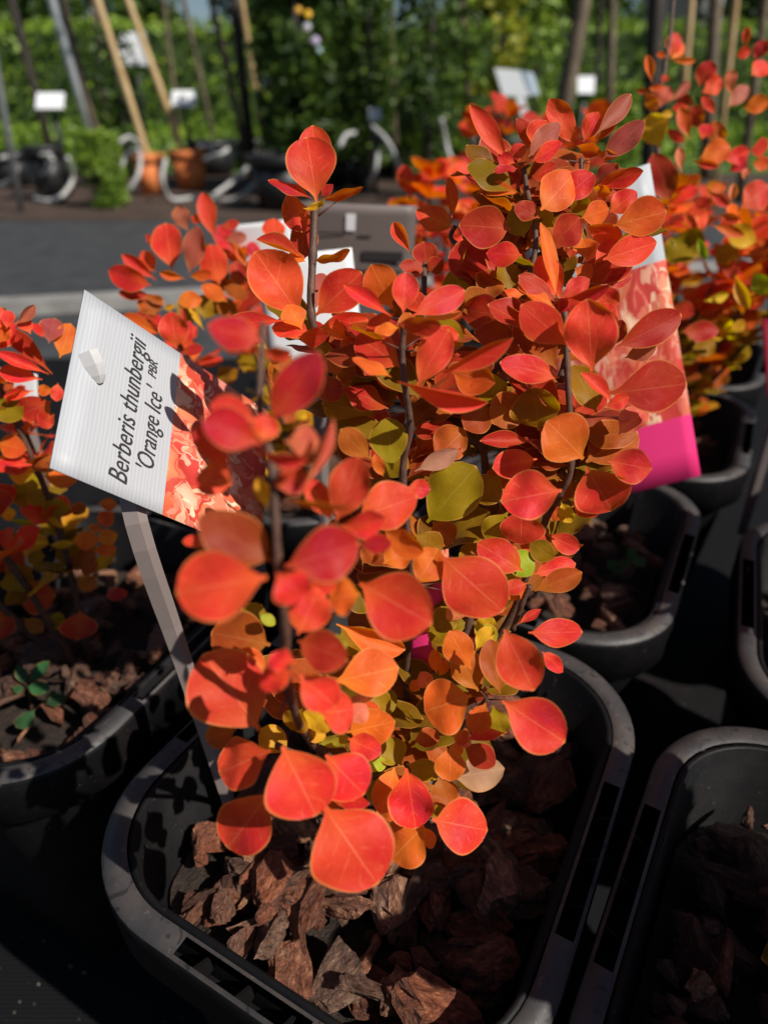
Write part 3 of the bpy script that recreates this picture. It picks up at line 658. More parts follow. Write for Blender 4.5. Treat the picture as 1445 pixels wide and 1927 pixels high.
hero(eR, 'E', '''1050 490 1172 510 92 .38 r;1180 540 1332 590 42 .38 o;1000 600 1142 660 132 .40 v;1080 580 1010 700 130 .40 v;1350 660 1450 690 62 .37 r;1150 890 1262 860 42 .40 y;1290 770 1352 922 52 .39 y;1270 1000 1342 1010 52 .39 y;1010 910 1102 950 72 .38 r
1050 1030 1217 1025 82 .39 d;1090 1120 1202 1080 82 .41 v;1230 750 1312 740 72 .40 d;1120 590 1160 700 36 .38 g;1200 640 1300 700 90 .42 v;1250 560 1380 620 90 .41 y;1380 760 1430 860 70 .41 g''')
stem(eR, [POS['backright']+Vector((.01, 0, SOILZ)), P(1235, 500, .43), P(1238, 215, .415), P(1250, 130, .412), P(1261, 58, .41), P(1266, 0, .41), P(1270, -60, .41)], .002, .0008)
eA4 = shrub('a4', 'barberry shrub hidden behind the large orange and yellow one', .21, 6, .07, .023, (.05, 0), .06, 77, 5)
eBR = shrub('botright', 'unseen low bushy barberry shrub shaped to shade the main pot beside it', .155, 13, .050, .026, (.044, -.03), .025, 88, 6, step=.013)  # out of view; height and lean set to shade the front pot
eR0 = shrub('r0', 'unseen tall barberry shrub added to shade the pot touching the main pot', .21, 10, .062, .026, (-.01, .01), .03, 91, 6)  # out of view, added to shade the pot next to it
eFR = shrub('farright', 'unseen broad barberry shrub added to shade the tall picture label pot', .20, 9, .06, .024, (.03, 0), .03, 89, 6)  # out of view, added so its shadow falls on the neighbouring pot
eR3 = shrub('r3', 'unseen broad barberry shrub added for its shade beside the sunlit-rimmed pot', .19, 8, .055, .024, (.06, 0), .03, 90, 6)  # out of view, added for the shade it casts

# seedlings
weed = empty('green_seedling', P(60, 1330, .335), 'small green seedling growing in the bark of the left pot', 'seedling')
hero(weed, 'S', '''145 985 105 883 55 .33 G;165 975 277 860 62 .328 G;160 1000 272 1012 72 .325 G;140 1000 78 1025 42 .328 G;260 1100 372 1058 62 .325 G;200 1130 98 1237 82 .318 G;270 1110 310 1020 40 .33 G''')
stem(weed, [P(60, 1345, .345), P(58, 1310, .335), P(48, 1285, .33)], .0009, .0006); stem(weed, [P(60, 1340, .34), P(75, 1330, .335), P(90, 1325, .326)], .0008, .0005)
weed2 = empty('green_seedling', P(1150, 1085, .41), 'thin pale green sprout in the shaded pot behind', 'seedling')
for a_, b_ in (((1150, 1085), (1185, 1052)), ((1185, 1052), (1215, 1060)), ((1180, 1050), (1195, 1035)), ((1160, 1075), (1145, 1055))):
    put_leaf(weed2, P(*a_, .405), P(*b_, .40), .006, 0, 'G')

# ================================================================== LABELS
def mat_label(name, photo0=None, photo1=None, pink=None, base=(.44, .46, .49), grain=True):
    """x runs along the text, y from the head (0) down to -1"""
    n = NB(name); uv = n.n('UVMap'); sep = n.n('SeparateXYZ'); n.l(uv.outputs[0], sep.inputs[0]); u, v = sep.outputs[0], sep.outputs[1]
    mp = n.n('Mapping'); mp.inputs['Scale'].default_value = (.7, 6, 1); n.l(uv.outputs[0], mp.inputs[0])
    wv = n.n('TexWave', bands_direction='Y'); wv.inputs['Scale'].default_value = 3.4; wv.inputs['Distortion'].default_value = 5; wv.inputs['Detail'].default_value = 3; n.l(mp.outputs[0], wv.inputs['Vector'])
    c = n.mix(n.math('MULTIPLY', wv.outputs['Fac'], .42), base, tuple(x*.72 for x in base)) if grain else n.mix(0, base, base)
    if photo0 is not None:
        mp2 = n.n('Mapping'); mp2.inputs['Scale'].default_value = (5.2, 6.5, 1); mp2.inputs['Rotation'].default_value = (0, 0, .6); dn = n.noise(7, 2, .5, uv.outputs[0]); dv_ = n.n('VectorMath', operation='MULTIPLY_ADD'); n.l(dn.outputs['Color'], dv_.inputs[0]); dv_.inputs[1].default_value = (.22, .22, 0); n.l(uv.outputs[0], dv_.inputs[2]); n.l(dv_.outputs[0], mp2.inputs[0])
        vo = n.n('TexVoronoi'); vo.inputs['Scale'].default_value = 1.5; n.l(mp2.outputs[0], vo.inputs['Vector'])
        vo2 = n.n('TexVoronoi', feature='F2'); vo2.inputs['Scale'].default_value = 2.6; n.l(mp2.outputs[0], vo2.inputs['Vector'])
        s2 = n.n('SeparateColor'); n.l(vo.outputs['Color'], s2.inputs[0]); s3 = n.n('SeparateColor'); n.l(vo2.outputs['Color'], s3.inputs[0])
        pc = n.ramp(s2.outputs[0], [(.1, (.62, .06, .05)), (.35, (.75, .12, .06)), (.6, (.85, .28, .13)), (.8, (.62, .04, .06)), (.95, (.95, .62, .42))])
        pc2 = n.ramp(s3.outputs[1], [(.2, (.85, .30, .18)), (.6, (.70, .08, .07)), (.9, (.98, .72, .50))])
        pc = n.mix(n.math('GREATER_THAN', s3.outputs[0], .55), pc, pc2)
        shade = n.ramp(vo.outputs['Distance'], [(.2, (1, 1, 1)), (.75, (.72, .55, .5))]); pc = n.mix(1, pc, shade, 'MULTIPLY')
        m = n.math('MULTIPLY', n.math('GREATER_THAN', v, photo0), n.math('LESS_THAN', v, photo1)); c = n.mix(m, c, pc)
    if pink is not None: c = n.mix(n.math('GREATER_THAN', v, pink), c, (.75, .035, .19))
    n.l(c, n.b.inputs['Base Color']); n.b.inputs['Roughness'].default_value = .5; n.b.inputs['Specular IOR Level'].default_value = .3
    return n.m
INK = simple('black_ink', (.03, .028, .03), .5)
def plate(parent, name, O, ex, ey, W_, H_, mat, th=.0005, curve=0):
    """O is the top-left corner in text frame; ex along text, ey up; sheet spans x 0..W, y 0..-H"""
    ez = ex.cross(ey); NX = 10; V = []; uv = []; Fs = []
    for s in (0, 1):
        for i in range(NX+1):
            for j in range(NX+1):
                x = i/NX; y = j/NX; z = curve*math.sin(math.pi*x) - (th if s else 0)
                V.append(O+ex*(x*W_)-ey*(y*H_)+ez*z); uv.append((x, y))
    N1 = (NX+1)**2
    for i in range(NX):
        for j in range(NX):
            a = i*(NX+1)+j; Fs.append((a, a+1, a+NX+2, a+NX+1)); Fs.append(tuple(N1+k for k in (a, a+NX+1, a+NX+2, a+1)))
    bd = [j for j in range(NX+1)]+[i*(NX+1)+NX for i in range(1, NX+1)]+[NX*(NX+1)+j for j in range(NX-1, -1, -1)]+[i*(NX+1) for i in range(NX-1, 0, -1)]
    for k in range(len(bd)): a, b = bd[k], bd[(k+1) % len(bd)]; Fs.append((a, N1+a, N1+b, b))
    return link(name, mesh(name, V, Fs, True, uv), mat, parent), ez
def lettering(parent, s, pos, ex, ey, size, mat, shear=.18, sx=.8, name='lettering', align='CENTER', lift=.0003, offset=0):
    cu = bpy.data.curves.new('txt', 'FONT'); cu.body = s; cu.size = 1; cu.shear = shear; cu.align_x = align; cu.resolution_u = 3; cu.offset = offset
    t = bpy.data.objects.new('txt', cu); col.objects.link(t)
    bpy.context.view_layer.update()
    me = bpy.data.meshes.new_from_object(t.evaluated_get(bpy.context.evaluated_depsgraph_get()))
    bpy.data.objects.remove(t); ez = ex.cross(ey)
    for v in me.vertices:
        c = v.co.copy(); v.co = pos+ex*(c.x*size*sx)+ey*(c.y*size)+ez*lift
    me.materials.clear(); me.materials.append(mat); return link(name, me, None, parent)

# slanted white label of the front barberry
P0 = P(160, 545, .212); P1 = P(95, 880, .186)
lo, hi = .15, .40
for _ in range(60):
    md = (lo+hi)/2
    if (P(490, 765, md)-P0).dot(P1-P0) > 0: lo = md
    else: hi = md
P2 = P(490, 765, (lo+hi)/2)
av, bv = P1-P0, P2-P0; LW, LH = av.length, bv.length*1.06
ex = (P0-P1).normalized(); ey = -(bv.normalized()); ey = (ey-ex*ey.dot(ex)).normalized()
lab = empty('plant_label', P(430, 1530, .28), 'slanted white wood-grain label with black italic plant name, on a grey stake', 'label', 'plant labels')
pl, ez = plate(lab, 'card', P1, ex, ey, LW, LH, mat_label('white_label_print', .455, 2.0))
pt = lambda x, y: P1+ex*(x*LW)-ey*(y*LH)
lettering(lab, 'Berberis thunbergii', pt(.49, .285), ex, ey, .0098, INK, .22, .70, 'lettering')
lettering(lab, "'Orange Ice'", pt(.43, .390), ex, ey, .0096, INK, .22, .66, 'lettering')
lettering(lab, 'PBR', pt(.79, .350), ex, ey, .0050, INK, .22, .8, 'lettering')
# stake: a flat tapering strip with a fold, running behind the card, its tip poked through
def strip(pts, wid, th, fold=.0012):
    V = []; Fs = []; n_ = len(pts)
    for i, p in enumerate(pts):
        t = (pts[min(i+1, n_-1)]-pts[max(i-1, 0)]).normalized(); v = (Vector((0, 0, CAMZ))-p).normalized()
        sx_ = t.cross(v).normalized(); nz_ = sx_.cross(t).normalized(); w_ = wid[i]
        V += [p-sx_*w_, p+nz_*fold+sx_*w_*.25, p+sx_*w_, p+sx_*w_-nz_*th, p-sx_*w_-nz_*th]
    for i in range(n_-1):
        for k in range(5): Fs.append((i*5+k, i*5+(k+1) % 5, (i+1)*5+(k+1) % 5, (i+1)*5+k))
    Fs.append((4, 3, 2, 1, 0)); Fs.append(tuple((n_-1)*5+k for k in range(5)))
    return mesh('label_stake', V, Fs)
sk = [P(452, 1590, .293), P(428, 1500, .279), P(340, 1230, .245), P(258, 985, .214), pt(.50, .24)-ez*.0050, pt(.55, .16)-ez*.0035]
sk = smooth_path(sk, 5)
link('stake', strip(sk, [.0020+.0015*min(1, i/12) for i in range(len(sk))], .0012), M['stake'], lab)
tabp = [pt(.535, .115)+ez*.0002, pt(.555, .098)+ez*.0012, pt(.59, .07)+ez*.0018, pt(.64, .038)+ez*.0018]
link('tab', strip(tabp, [.0016, .0024, .0031, .0033], .0010), M['tab'], lab)

def quad_label(name_label, tl, tr, bl, d_tl, d_tr, d_bl, mat, group='plant labels', foot=None):
    """corners by pixel, made square"""
    A, B, C = P(*tl, d_tl), P(*tr, d_tr), P(*bl, d_bl)
    if foot == 'right':          # bl then names the lower right corner
        yy = (B-C); xx = (B-A); xx = xx-yy*(xx.dot(yy)/yy.dot(yy)); A = B-xx; C = C-xx
    e_x = (B-A).normalized(); e_y = (A-C); h_ = e_y.length; e_y = (e_y-e_x*e_y.dot(e_x)).normalized()
    e = empty('plant_label', C-e_y*.02, name_label, 'label', group)
    pl_, ez_ = plate(e, 'card', A, e_x, e_y, (B-A).length, h_, mat, curve=.002)
    return e, A, e_x, e_y, (B-A).length, h_
lb, A, e_x, e_y, w_, h_ = quad_label('tall picture label, white barcode head, orange leaf photo and pink foot', (958, 348), (1222, 307), (1318, 895), .325, .315, .36, mat_label('picture_label_print', .28, .78, .78, grain=False), foot='right')
for k in range(18):
    x = .46+k*.022; wd = (.004, .008, .012)[k % 3]
    link('barcode_bar', mesh('barcode_bar', [A+e_x*(w_*(x+dx))-e_y*(h_*y)+e_x.cross(e_y)*.0026 for dx, y in ((0, .215), (wd, .215), (wd, .15), (0, .15))], [(0, 1, 2, 3)]), INK, lb)
# grey label seen from its back, the shade put into its colour
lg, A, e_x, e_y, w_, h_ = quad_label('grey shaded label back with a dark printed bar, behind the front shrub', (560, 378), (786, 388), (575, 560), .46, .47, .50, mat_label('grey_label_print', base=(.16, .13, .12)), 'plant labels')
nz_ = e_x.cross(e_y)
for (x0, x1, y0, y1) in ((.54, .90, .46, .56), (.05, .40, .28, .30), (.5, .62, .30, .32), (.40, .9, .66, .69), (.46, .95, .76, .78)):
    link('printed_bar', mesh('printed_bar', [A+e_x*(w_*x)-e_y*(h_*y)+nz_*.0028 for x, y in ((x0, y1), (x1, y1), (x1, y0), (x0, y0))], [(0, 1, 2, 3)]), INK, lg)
wm = simple('white_plastic', (.75, .75, .75), .4)
link('sticker', mesh('sticker', [A+e_x*(w_*x)-e_y*(h_*y)+nz_*.003 for x, y in ((.40, .26), (.48, .26), (.48, .09), (.40, .09))], [(0, 1, 2, 3)]), wm, lg)
zf = A-e_y*h_+e_x*w_*.45; link('stake', strip([zf+e_y*.02, Vector((zf.x, zf.y+.005, SOILZ-.02))], [.004, .003], .001), M['stake'], lg)
# white labels behind
def white_label(lab_, tl, tr, bl, d, d2=None, mat=None, foot=True):
    e, A, e_x, e_y, w_, h_ = quad_label(lab_, tl, tr, bl, d, d, d2 or d+.015, mat or mat_label('plain_label_print', base=(.72, .74, .76)))
    zf = A-e_y*h_+e_x*w_*.5
    if foot: link('stake', strip([zf+e_y*.015, Vector((zf.x, zf.y+.004, SOILZ-.02))], [.004, .003], .001), M['stake'], e)
    return e
white_label('plain white label right behind the top stem of the front shrub', (480, 487), (662, 466), (520, 690), .345)
white_label('pale white label between the red shrub and the grey label', (436, 424), (545, 412), (440, 520), .43)
white_label('pink label foot showing between the leaves of the front shrub', (760, 990), (842, 985), (768, 1258), .226, .240, mat_label('pink_label_print', .0, .32, .32, grain=False))
white_label('dark magenta label, its shade also put into the colour, right of the tall picture label', (1432, 600), (1500, 615), (1384, 730), .47, .44, mat_label('magenta_label_print', base=(.22, .012, .03), grain=False))  # base colour darkened for the shade the card lies in
white_label('white label corner poking out behind the left barberry', (-10, 690), (70, 705), (-10, 770), .36, .37)

# ================================================================== FAR NURSERY
M['trunk'] = simple('young_bark', (.085, .06, .04), .8, (.20, .15, .10), 20, .4)
M['dark'] = simple('dark_bark', (.018, .014, .012), .8, (.05, .038, .03), 20, .4)
M['cane'] = simple('bamboo_cane', (.42, .27, .12), .5, (.58, .42, .22), 12)
M['galv'] = simple('galvanised_pole', (.30, .32, .33), .4, (.45, .47, .48), 10, metallic=.5)
M['hose'] = simple('grey_hose', (.36, .36, .35), .5, (.50, .50, .48), 10)
M['terra'] = simple('terracotta', (.66, .17, .045), .75, (.75, .24, .07), 12)
M['bgpot'] = simple('black_pot_far', (.012, .012, .013), .45)
M['signw'] = simple('white_sign', (.80, .82, .84), .4)
FOL = [foliage_material('foliage_deep', (.020, .045, .008), (.06, .12, .016), (.15, .24, .03)), foliage_material('foliage_fresh', (.09, .16, .015), (.18, .30, .025), (.32, .44, .04)),
       foliage_material('foliage_yellow', (.14, .18, .015), (.30, .32, .02), (.50, .48, .03)), foliage_material('foliage_hedge', (.11, .20, .02), (.21, .34, .03), (.34, .46, .045), 2)]
def leaf_cloud(name, n, fn, size, seed, mat, parent=None):
    r = random.Random(seed); V = []; Fs = []
    for i in range(n):
        p = fn(r)
        if p is None: continue
        s = size*r.uniform(.6, 1.3); a = Vector((r.gauss(0, 1), r.gauss(0, 1), r.gauss(0, .7))).normalized(); b = a.orthogonal().normalized()
        b = Quaternion(a, r.uniform(0, 6.28)) @ b; k = len(V); c_ = a.cross(b)
        V += [p-a*s*.5, p+b*s*.28+c_*s*.05, p+a*s*.5, p-b*s*.28+c_*s*.05]; Fs.append((k, k+1, k+2, k+3))
    return link(name, mesh(name, V, Fs), mat, parent)
def rnd_ball(r):
    while True:
        v = Vector((r.uniform(-1, 1), r.uniform(-1, 1), r.uniform(-1, 1)))
        if v.length < 1: return v
def lathe(name, prof, seg=24):
    V = []; Fs = []
    for r_, z in prof:
        for k in range(seg): a = 6.2832*k/seg; V.append((r_*math.cos(a), r_*math.sin(a), z))
    for i in range(len(prof)-1): Fs += [(i*seg+k, i*seg+(k+1) % seg, (i+1)*seg+(k+1) % seg, (i+1)*seg+k) for k in range(seg)]
    Fs.append(tuple(range(seg-1, -1, -1))); Fs.append(tuple((len(prof)-1)*seg+k for k in range(seg)))
    return mesh(name, V, Fs, True)
def round_pot(p, r_, h_, mat, label, name='round_pot', group=None):
    e = empty(name, p, label, 'pot', group)
    link('body', lathe('pot_body', [(r_*.70, 0), (r_*.92, h_*.80), (r_*.90, h_*.80), (r_*.9, h_*.9), (r_*.86, h_*.9)]), mat, e, p)
    link('rim', lathe('pot_rim', [(r_*.93, h_*.78), (r_*1.0, h_*.79), (r_*1.02, h_*.99), (r_*1.0, h_), (r_*.92, h_), (r_*.90, h_*.92)]), mat, e, p)
    return e
# terracotta pots with leaning canes
for px, topy, boty, hw, c0, c1, lab_ in ((290, 292, 368, 29, (184, 0), (284, 312), 'tan bamboo cane leaning in the narrower terracotta pot'), (362, 284, 357, 34, (241, 0), (350, 300), 'tan bamboo cane leaning in the wider terracotta pot')):
    Y = ground_Y(boty); p = at(px, boty, Y); p.z = .006; fw = Y*CO+CAMZ*SI
    hgt = z_at(topy, Y); round_pot(p, hw/F*fw, hgt, M['terra'], 'narrower orange terracotta pot under a leaning cane' if hw < 31 else 'wider orange terracotta pot under a leaning cane', 'terracotta_pot', 'terracotta pots')
    a_, b_ = at(*c1, Y), at(*c0, Y); b2 = a_+(b_-a_)*2.4; foot_ = a_-(b_-a_)*.10
    e = link('bamboo_cane', tube_mesh('bamboo_cane', [foot_+(b2-foot_)*t for t in [i/12 for i in range(13)]], [.017*(1.1 if i % 3 == 0 else 1) for i in range(13)], 10), M['cane']); tag(e, lab_, 'cane', 'bamboo canes')
# poles and young trunks: px0,py0 -> px1,py1 at depth Y
poles = [(-8, 120, 42, 402, 3.1, .013, 'galv', 'thin metal pole standing in front of the potted trees', 'metal_pole'),
 (22, 0, 96, 285, 4.1, .020, 'dark', 'dark leaning trunk of a young tree beside the thin metal pole', 'young_tree'),
 (98, 0, 162, 225, 5.5, .030, 'galv', 'blue grey metal post before the hedge', 'metal_pole'),
 (116, 0, 190, 278, 4.2, .019, 'trunk', 'pale brown trunk of a young tree beside the blue grey post', 'young_tree'),
 (175, 0, 205, 260, 6.5, .018, 'trunk', 'slim trunk far behind the leaning canes', 'young_tree'),
 (310, 10, 335, 240, 6.5, .016, 'trunk', 'slim trunk between the canes and the white sign', 'young_tree'),
 (350, 20, 400, 250, 6.0, .018, 'trunk', 'slim brown trunk before the low hedge gap', 'young_tree'),
 (398, 0, 458, 268, 4.3, .017, 'trunk', 'straight greyish trunk beside the dark pole', 'young_tree'),
 (440, -10, 472, 285, 4.2, .028, 'dark', 'thick black pole at the edge of the dense climber', 'support_pole'),
 (455, 0, 497, 270, 4.4, .014, 'cane', 'pale cane beside the thick black pole', 'bamboo_cane'),
 (1097, -5, 1058, 215, 3.0, .030, 'trunk', 'thick mossy trunk of a tree behind the red shrubs', 'young_tree'),
 (1234, 0, 1222, 240, 2.6, .026, 'dark', 'dark square post behind the tall twig', 'support_pole'),
 (1300, 0, 1283, 200, 3.2, .014, 'cane', 'pale cane right of the dark post', 'bamboo_cane'),
 (1384, 0, 1366, 160, 3.2, .013, 'cane', 'pale thin cane above the large orange shrub', 'bamboo_cane'),
 (1345, 0, 1336, 160, 4.5, .035, 'trunk', 'brown trunk between the two pale canes', 'young_tree'),
 (1152, 0, 1146, 215, 4.6, .022, 'trunk', 'grey slim trunk between thick trunk and dark post', 'young_tree'),
 (1440, 0, 1424, 120, 3.4, .018, 'trunk', 'brown trunk at the end of the row of pale canes', 'young_tree'),
 (868, 0, 884, 250, 4.4, .016, 'trunk', 'grey slim trunk beside the dark conifer', 'young_tree'),
 (735, 20, 742, 240, 4.4, .016, 'trunk', 'pale trunk between the dense climber and the dark conifer', 'young_tree'),
 (1130, 0, 1122, 200, 5.2, .014, 'dark', 'thin dark trunk before the bright grass', 'young_tree')]
for i, (x0, y0, x1, y1, Y, r_, mt, lab_, nm) in enumerate(poles):
    a_, b_ = at(x1, y1, Y), at(x0, y0, Y); dv = (b_-a_)/(b_.z-a_.z)
    foot_ = a_+dv*(0-a_.z); top_ = a_+dv*((2.7 if nm == 'young_tree' else 2.2)-a_.z)
    if nm == 'young_tree':
        e = empty(nm, foot_, lab_, 'tree', 'young potted trees')
        link('trunk', tube_mesh('trunk', [foot_+(top_-foot_)*t for t in (0, .2, .4, .6, .8, 1)], [r_*1.1, r_, r_*.95, r_*.85, r_*.7, r_*.5], 10, .12), M[mt], e)
        cc_ = top_+Vector((0, 0, .45))
        leaf_cloud('crown', 110, lambda r, c=cc_: c+Vector(rnd_ball(r)*.40)+Vector((0, 0, .25)), .07, 200+i, FOL[i % 2], e)
    else:
        e = link(nm, tube_mesh(nm, [foot_+(top_-foot_)*t for t in (0, .25, .5, .75, 1)], r_, 10), M[mt]); tag(e, lab_, 'pole' if 'pole' in nm else 'cane', 'poles and canes')
# black pots of the far row
for i, (px, topy, boty, hw) in enumerate(((30, 288, 352, 44), (103, 276, 378, 36), (200, 268, 350, 40), (405, 266, 330, 46), (535, 292, 395, 62), (655, 272, 350, 62), (830, 238, 310, 48), (945, 222, 315, 62), (1080, 208, 290, 50), (1190, 190, 280, 50), (470, 262, 320, 40), (740, 250, 330, 40))):
    Y = ground_Y(boty); p = at(px, boty, Y); p.z = .005; fw = Y*CO+CAMZ*SI
    where = ('beside the thin metal pole', 'with a hose loop on its side', 'beside the grassy clump', 'behind the wider terracotta pot', 'with crossing hoses in front', 'under the dense climber', 'under the dark conifer', 'in front of the tilted white sign', 'at the foot of the thick mossy trunk', 'at the foot of the dark post', 'under the thick black pole', 'under the pale trunk')[i]
    round_pot(p, hw/F*fw, z_at(topy, Y), M['bgpot'], 'round black nursery pot '+where, 'round_pot', 'black pots of the far row')
# hoses
hoses = [[(128, 296), (138, 335), (118, 368), (92, 384), (70, 388)], [(188, 288), (205, 330), (216, 368), (224, 340), (236, 296), (262, 282)], [(264, 286), (262, 325), (238, 362), (205, 376), (180, 374)],
 [(312, 300), (306, 340), (325, 385), (378, 405), (440, 385), (480, 345), (512, 300)], [(372, 274), (402, 280), (440, 304)], [(402, 368), (446, 335), (484, 296), (500, 290)], [(225, 268), (245, 258), (268, 276)],
 [(0, 298), (40, 292), (96, 292)], [(60, 340), (85, 325), (100, 298)], [(700, 238), (728, 265), (752, 315), (760, 345)], [(712, 285), (706, 320), (694, 345)], [(640, 275), (650, 255), (668, 250)], [(830, 225), (838, 265), (850, 300), (880, 318), (896, 300)], [(870, 300), (892, 282), (896, 260)], [(0, 350), (20, 340), (32, 318)], [(385, 300), (412, 292), (430, 280)]]
where = ['on the black pot beside the grassy clump', 'in a V beside the narrower terracotta pot', 'curling round to the narrower terracotta pot', 'sagging in a wide loop before the terracotta pots', 'rising over the wider terracotta pot', 'crossing straight under the thick black pole', 'arching over the pots behind the canes', 'running level beside the thin metal pole', 'hanging near the thin metal pole', 'slanting down before the dark conifer', 'short, upright, before the dark conifer', 'in a small arch under the dense climber', 'in a deep hook beside the tilted white sign pot', 'in a small hook beside the tilted white sign pot', 'curling low at the foot of the thin metal pole', 'short, behind the wider terracotta pot']
for i, h in enumerate(hoses):
    Y = 3.45 if i not in (4, 6) else 3.9
    pts = [at(x, y, Y+.06*math.sin(k*1.7+i)) for k, (x, y) in enumerate(h)]
    for p_ in pts: p_.z = max(p_.z, .014)
    o = link('irrigation_hose', tube_mesh('irrigation_hose', smooth_path(pts, 6), .010, 8), M['hose']); tag(o, 'pale grey irrigation hose '+where[i], 'hose', 'irrigation hoses')
# signs
def sign(px, py, hw, hh, Y, label, tilt=-.7, stakew=.012, roll=0):
    c = at(px, py, Y); fw = Y*CO+(CAMZ-c.z)*SI; wd = hw/F*fw; ht = hh/F*fw/max(.3, math.cos(tilt))
    e = empty('plant_sign', (c.x, c.y, 0), label, 'sign', 'white plant signs')
    Mx = Matrix.Translation(c) @ Matrix.Rotation(roll, 4, 'Y') @ Matrix.Rotation(tilt, 4, 'X')
    link('board', box_mesh('sign_board', (-wd, -.003, -ht), (wd, .003, ht)), M['signw'], e, M=Mx)
    link('stake', tube_mesh('sign_stake', [Vector((c.x, c.y+.012, 0)), Vector((c.x, c.y+.012, c.z))], stakew, 8), M['bgpot'], e)
sign(95, 190, 26, 13, 3.7, 'white plant sign on a black stake beside the blue grey post'); sign(346, 186, 22, 13, 4.0, 'white plant sign on a black stake right of the leaning canes')
sign(250, 92, 26, 26, 5.0, 'larger white sign board behind the leaning canes', -.2); sign(225, 140, 8, 8, 4.6, 'tiny white tag left of the leaning canes', -.3, .006)
sign(1102, 160, 16, 14, 3.6, 'small white sign beside the thick mossy trunk', -.4); sign(508, 150, 14, 13, 3.9, 'small white sign beside the thick black pole', -.3); sign(705, 215, 11, 10, 3.8, 'small white sign at the foot of the dark conifer', -.3)
# the tilted white sign with its white stem
Y = 2.6; A0, A1, A2, A3 = at(930, 128, Y), at(976, 132, Y), at(996, 182, Y), at(946, 180, Y); dep = Vector((0, .006, 0))
e = empty('plant_sign', at(992, 222, Y), 'large tilted white sign with a white stem above the black pot', 'sign', 'white plant signs')
def prism(name, pts, mat, parent):
    n_ = len(pts); V = list(pts)+[p+dep for p in pts]
    return link(name, mesh(name, V, [tuple(range(n_))[::-1], tuple(range(n_, 2*n_))]+[(k, (k+1) % n_, n_+(k+1) % n_, n_+k) for k in range(n_)]), mat, parent)
prism('board', [A0, A1, A2, A3], M['signw'], e)
prism('stake', [at(970, 180, Y), at(986, 181, Y), at(998, 225, Y), at(982, 225, Y)], M['signw'], e)
dep = Vector((.03, .05, 0)); prism('shaded_side', [at(976, 133, Y)+Vector((.004, .01, 0)), at(990, 136, Y)+Vector((.004, .01, 0)), at(1002, 178, Y)+Vector((.004, .01, 0)), at(995, 181, Y)+Vector((.004, .01, 0))], simple('sign_shade_side', (.30, .36, .42), .5), e)  # blue-grey piece along the edge: the sign's shaded side put into colour

# climbers and potted bushes of the far row
def column(px, Y, z0, z1, rx, n, size, mi, label, seed, name='climber', cone=False, dens=1.0):
    p = at(px, 150, Y); p.z = 0
    e = empty(name, p, label, 'shrub', 'tall potted plants of the far row')
    link('stem', tube_mesh('stem', [p, p+Vector((.02, 0, z1*.5)), p+Vector((-.01, 0, z1*.95))], [.02, .014, .006], 8), M['dark'], e)
    def fn(r):
        for _ in range(20):
            t = r.random(); z = z0+(z1-z0)*t; an = r.uniform(0, 6.283); rad = rx*math.sqrt(r.random())*((1-t)*.9+.15 if cone else 1-.25*abs(t-.5))
            q = p+Vector((math.cos(an)*rad, math.sin(an)*rad, z))
            if noise.noise(q*7+Vector((seed, 0, 0))) > -.12*dens: return q
        return None
    leaf_cloud('crown', n, fn, size, seed, FOL[mi], e); return e
climb = column(560, 3.7, .18, 1.0, .20, 2600, .055, 0, 'dense deep green climber on its frame', 301)
column(605, 3.9, .15, 1.0, .20, 2200, .055, 0, 'dark leafy climber right of the dense one', 302)
column(530, 4.0, .2, 1.0, .14, 900, .05, 1, 'fresh green climber behind the thick black pole', 303)
column(690, 4.0, .12, 1.05, .16, 2200, .04, 0, 'dark narrow conifer between pale trunks', 304, 'conifer')
column(805, 3.6, .15, 1.1, .15, 2200, .04, 0, 'darkest narrow conifer behind the small red shrub', 305, 'conifer')
column(850, 4.4, .2, 1.2, .16, 900, .045, 1, 'light green bush right of the darkest conifer', 306, 'bush')
column(770, 4.6, .1, .68, .2, 900, .05, 1, 'light green bush between the two conifers', 307, 'bush')
column(935, 4.2, .42, .95, .14, 420, .055, 2, 'yellow green bush above the tilted white sign', 308, 'bush')
column(1000, 4.5, .3, 1.0, .16, 500, .055, 1, 'loose green bush right of the yellow green one', 309, 'bush')
column(1155, 4.8, .1, .5, .25, 700, .05, 1, 'low fresh green bush behind the dark post', 310, 'bush')
column(160, 3.25, .01, .30, .10, 2600, .022, 1, 'grassy green clump beside the V of hoses', 311, 'grass_clump')
column(215, 4.6, .1, .75, .16, 700, .05, 0, 'dark bush behind the leaning canes', 312, 'bush')
FL = mesh('flower', [(math.cos(a)*q, math.sin(a)*q, z) for z, q in ((0, .35), (.35, 1), (.5, .9)) for a in [k*6.2832/10 for k in range(10)]], [(k, (k+1) % 10, 10+(k+1) % 10, 10+k) for k in range(10)]+[(10+k, 10+(k+1) % 10, 20+(k+1) % 10, 20+k) for k in range(10)]+[tuple(range(20, 30))], True)
for i, (px, py, c_, s_) in enumerate(((562, 20, (.75, .38, .02), .014), (580, 28, (.80, .45, .02), .016), (578, 52, (.45, .44, .50), .017), (594, 78, (.45, .38, .55), .018), (601, 95, (.35, .5, .5), .012))):
    me_ = FL.copy(); me_.materials.append(simple('petal_%d' % i, c_, .6)); o = link('flower', me_, None, climb, M=Matrix.Translation(at(px, py, 3.47)) @ Matrix.Rotation(1.2, 4, 'X') @ Matrix.Scale(s_, 4))
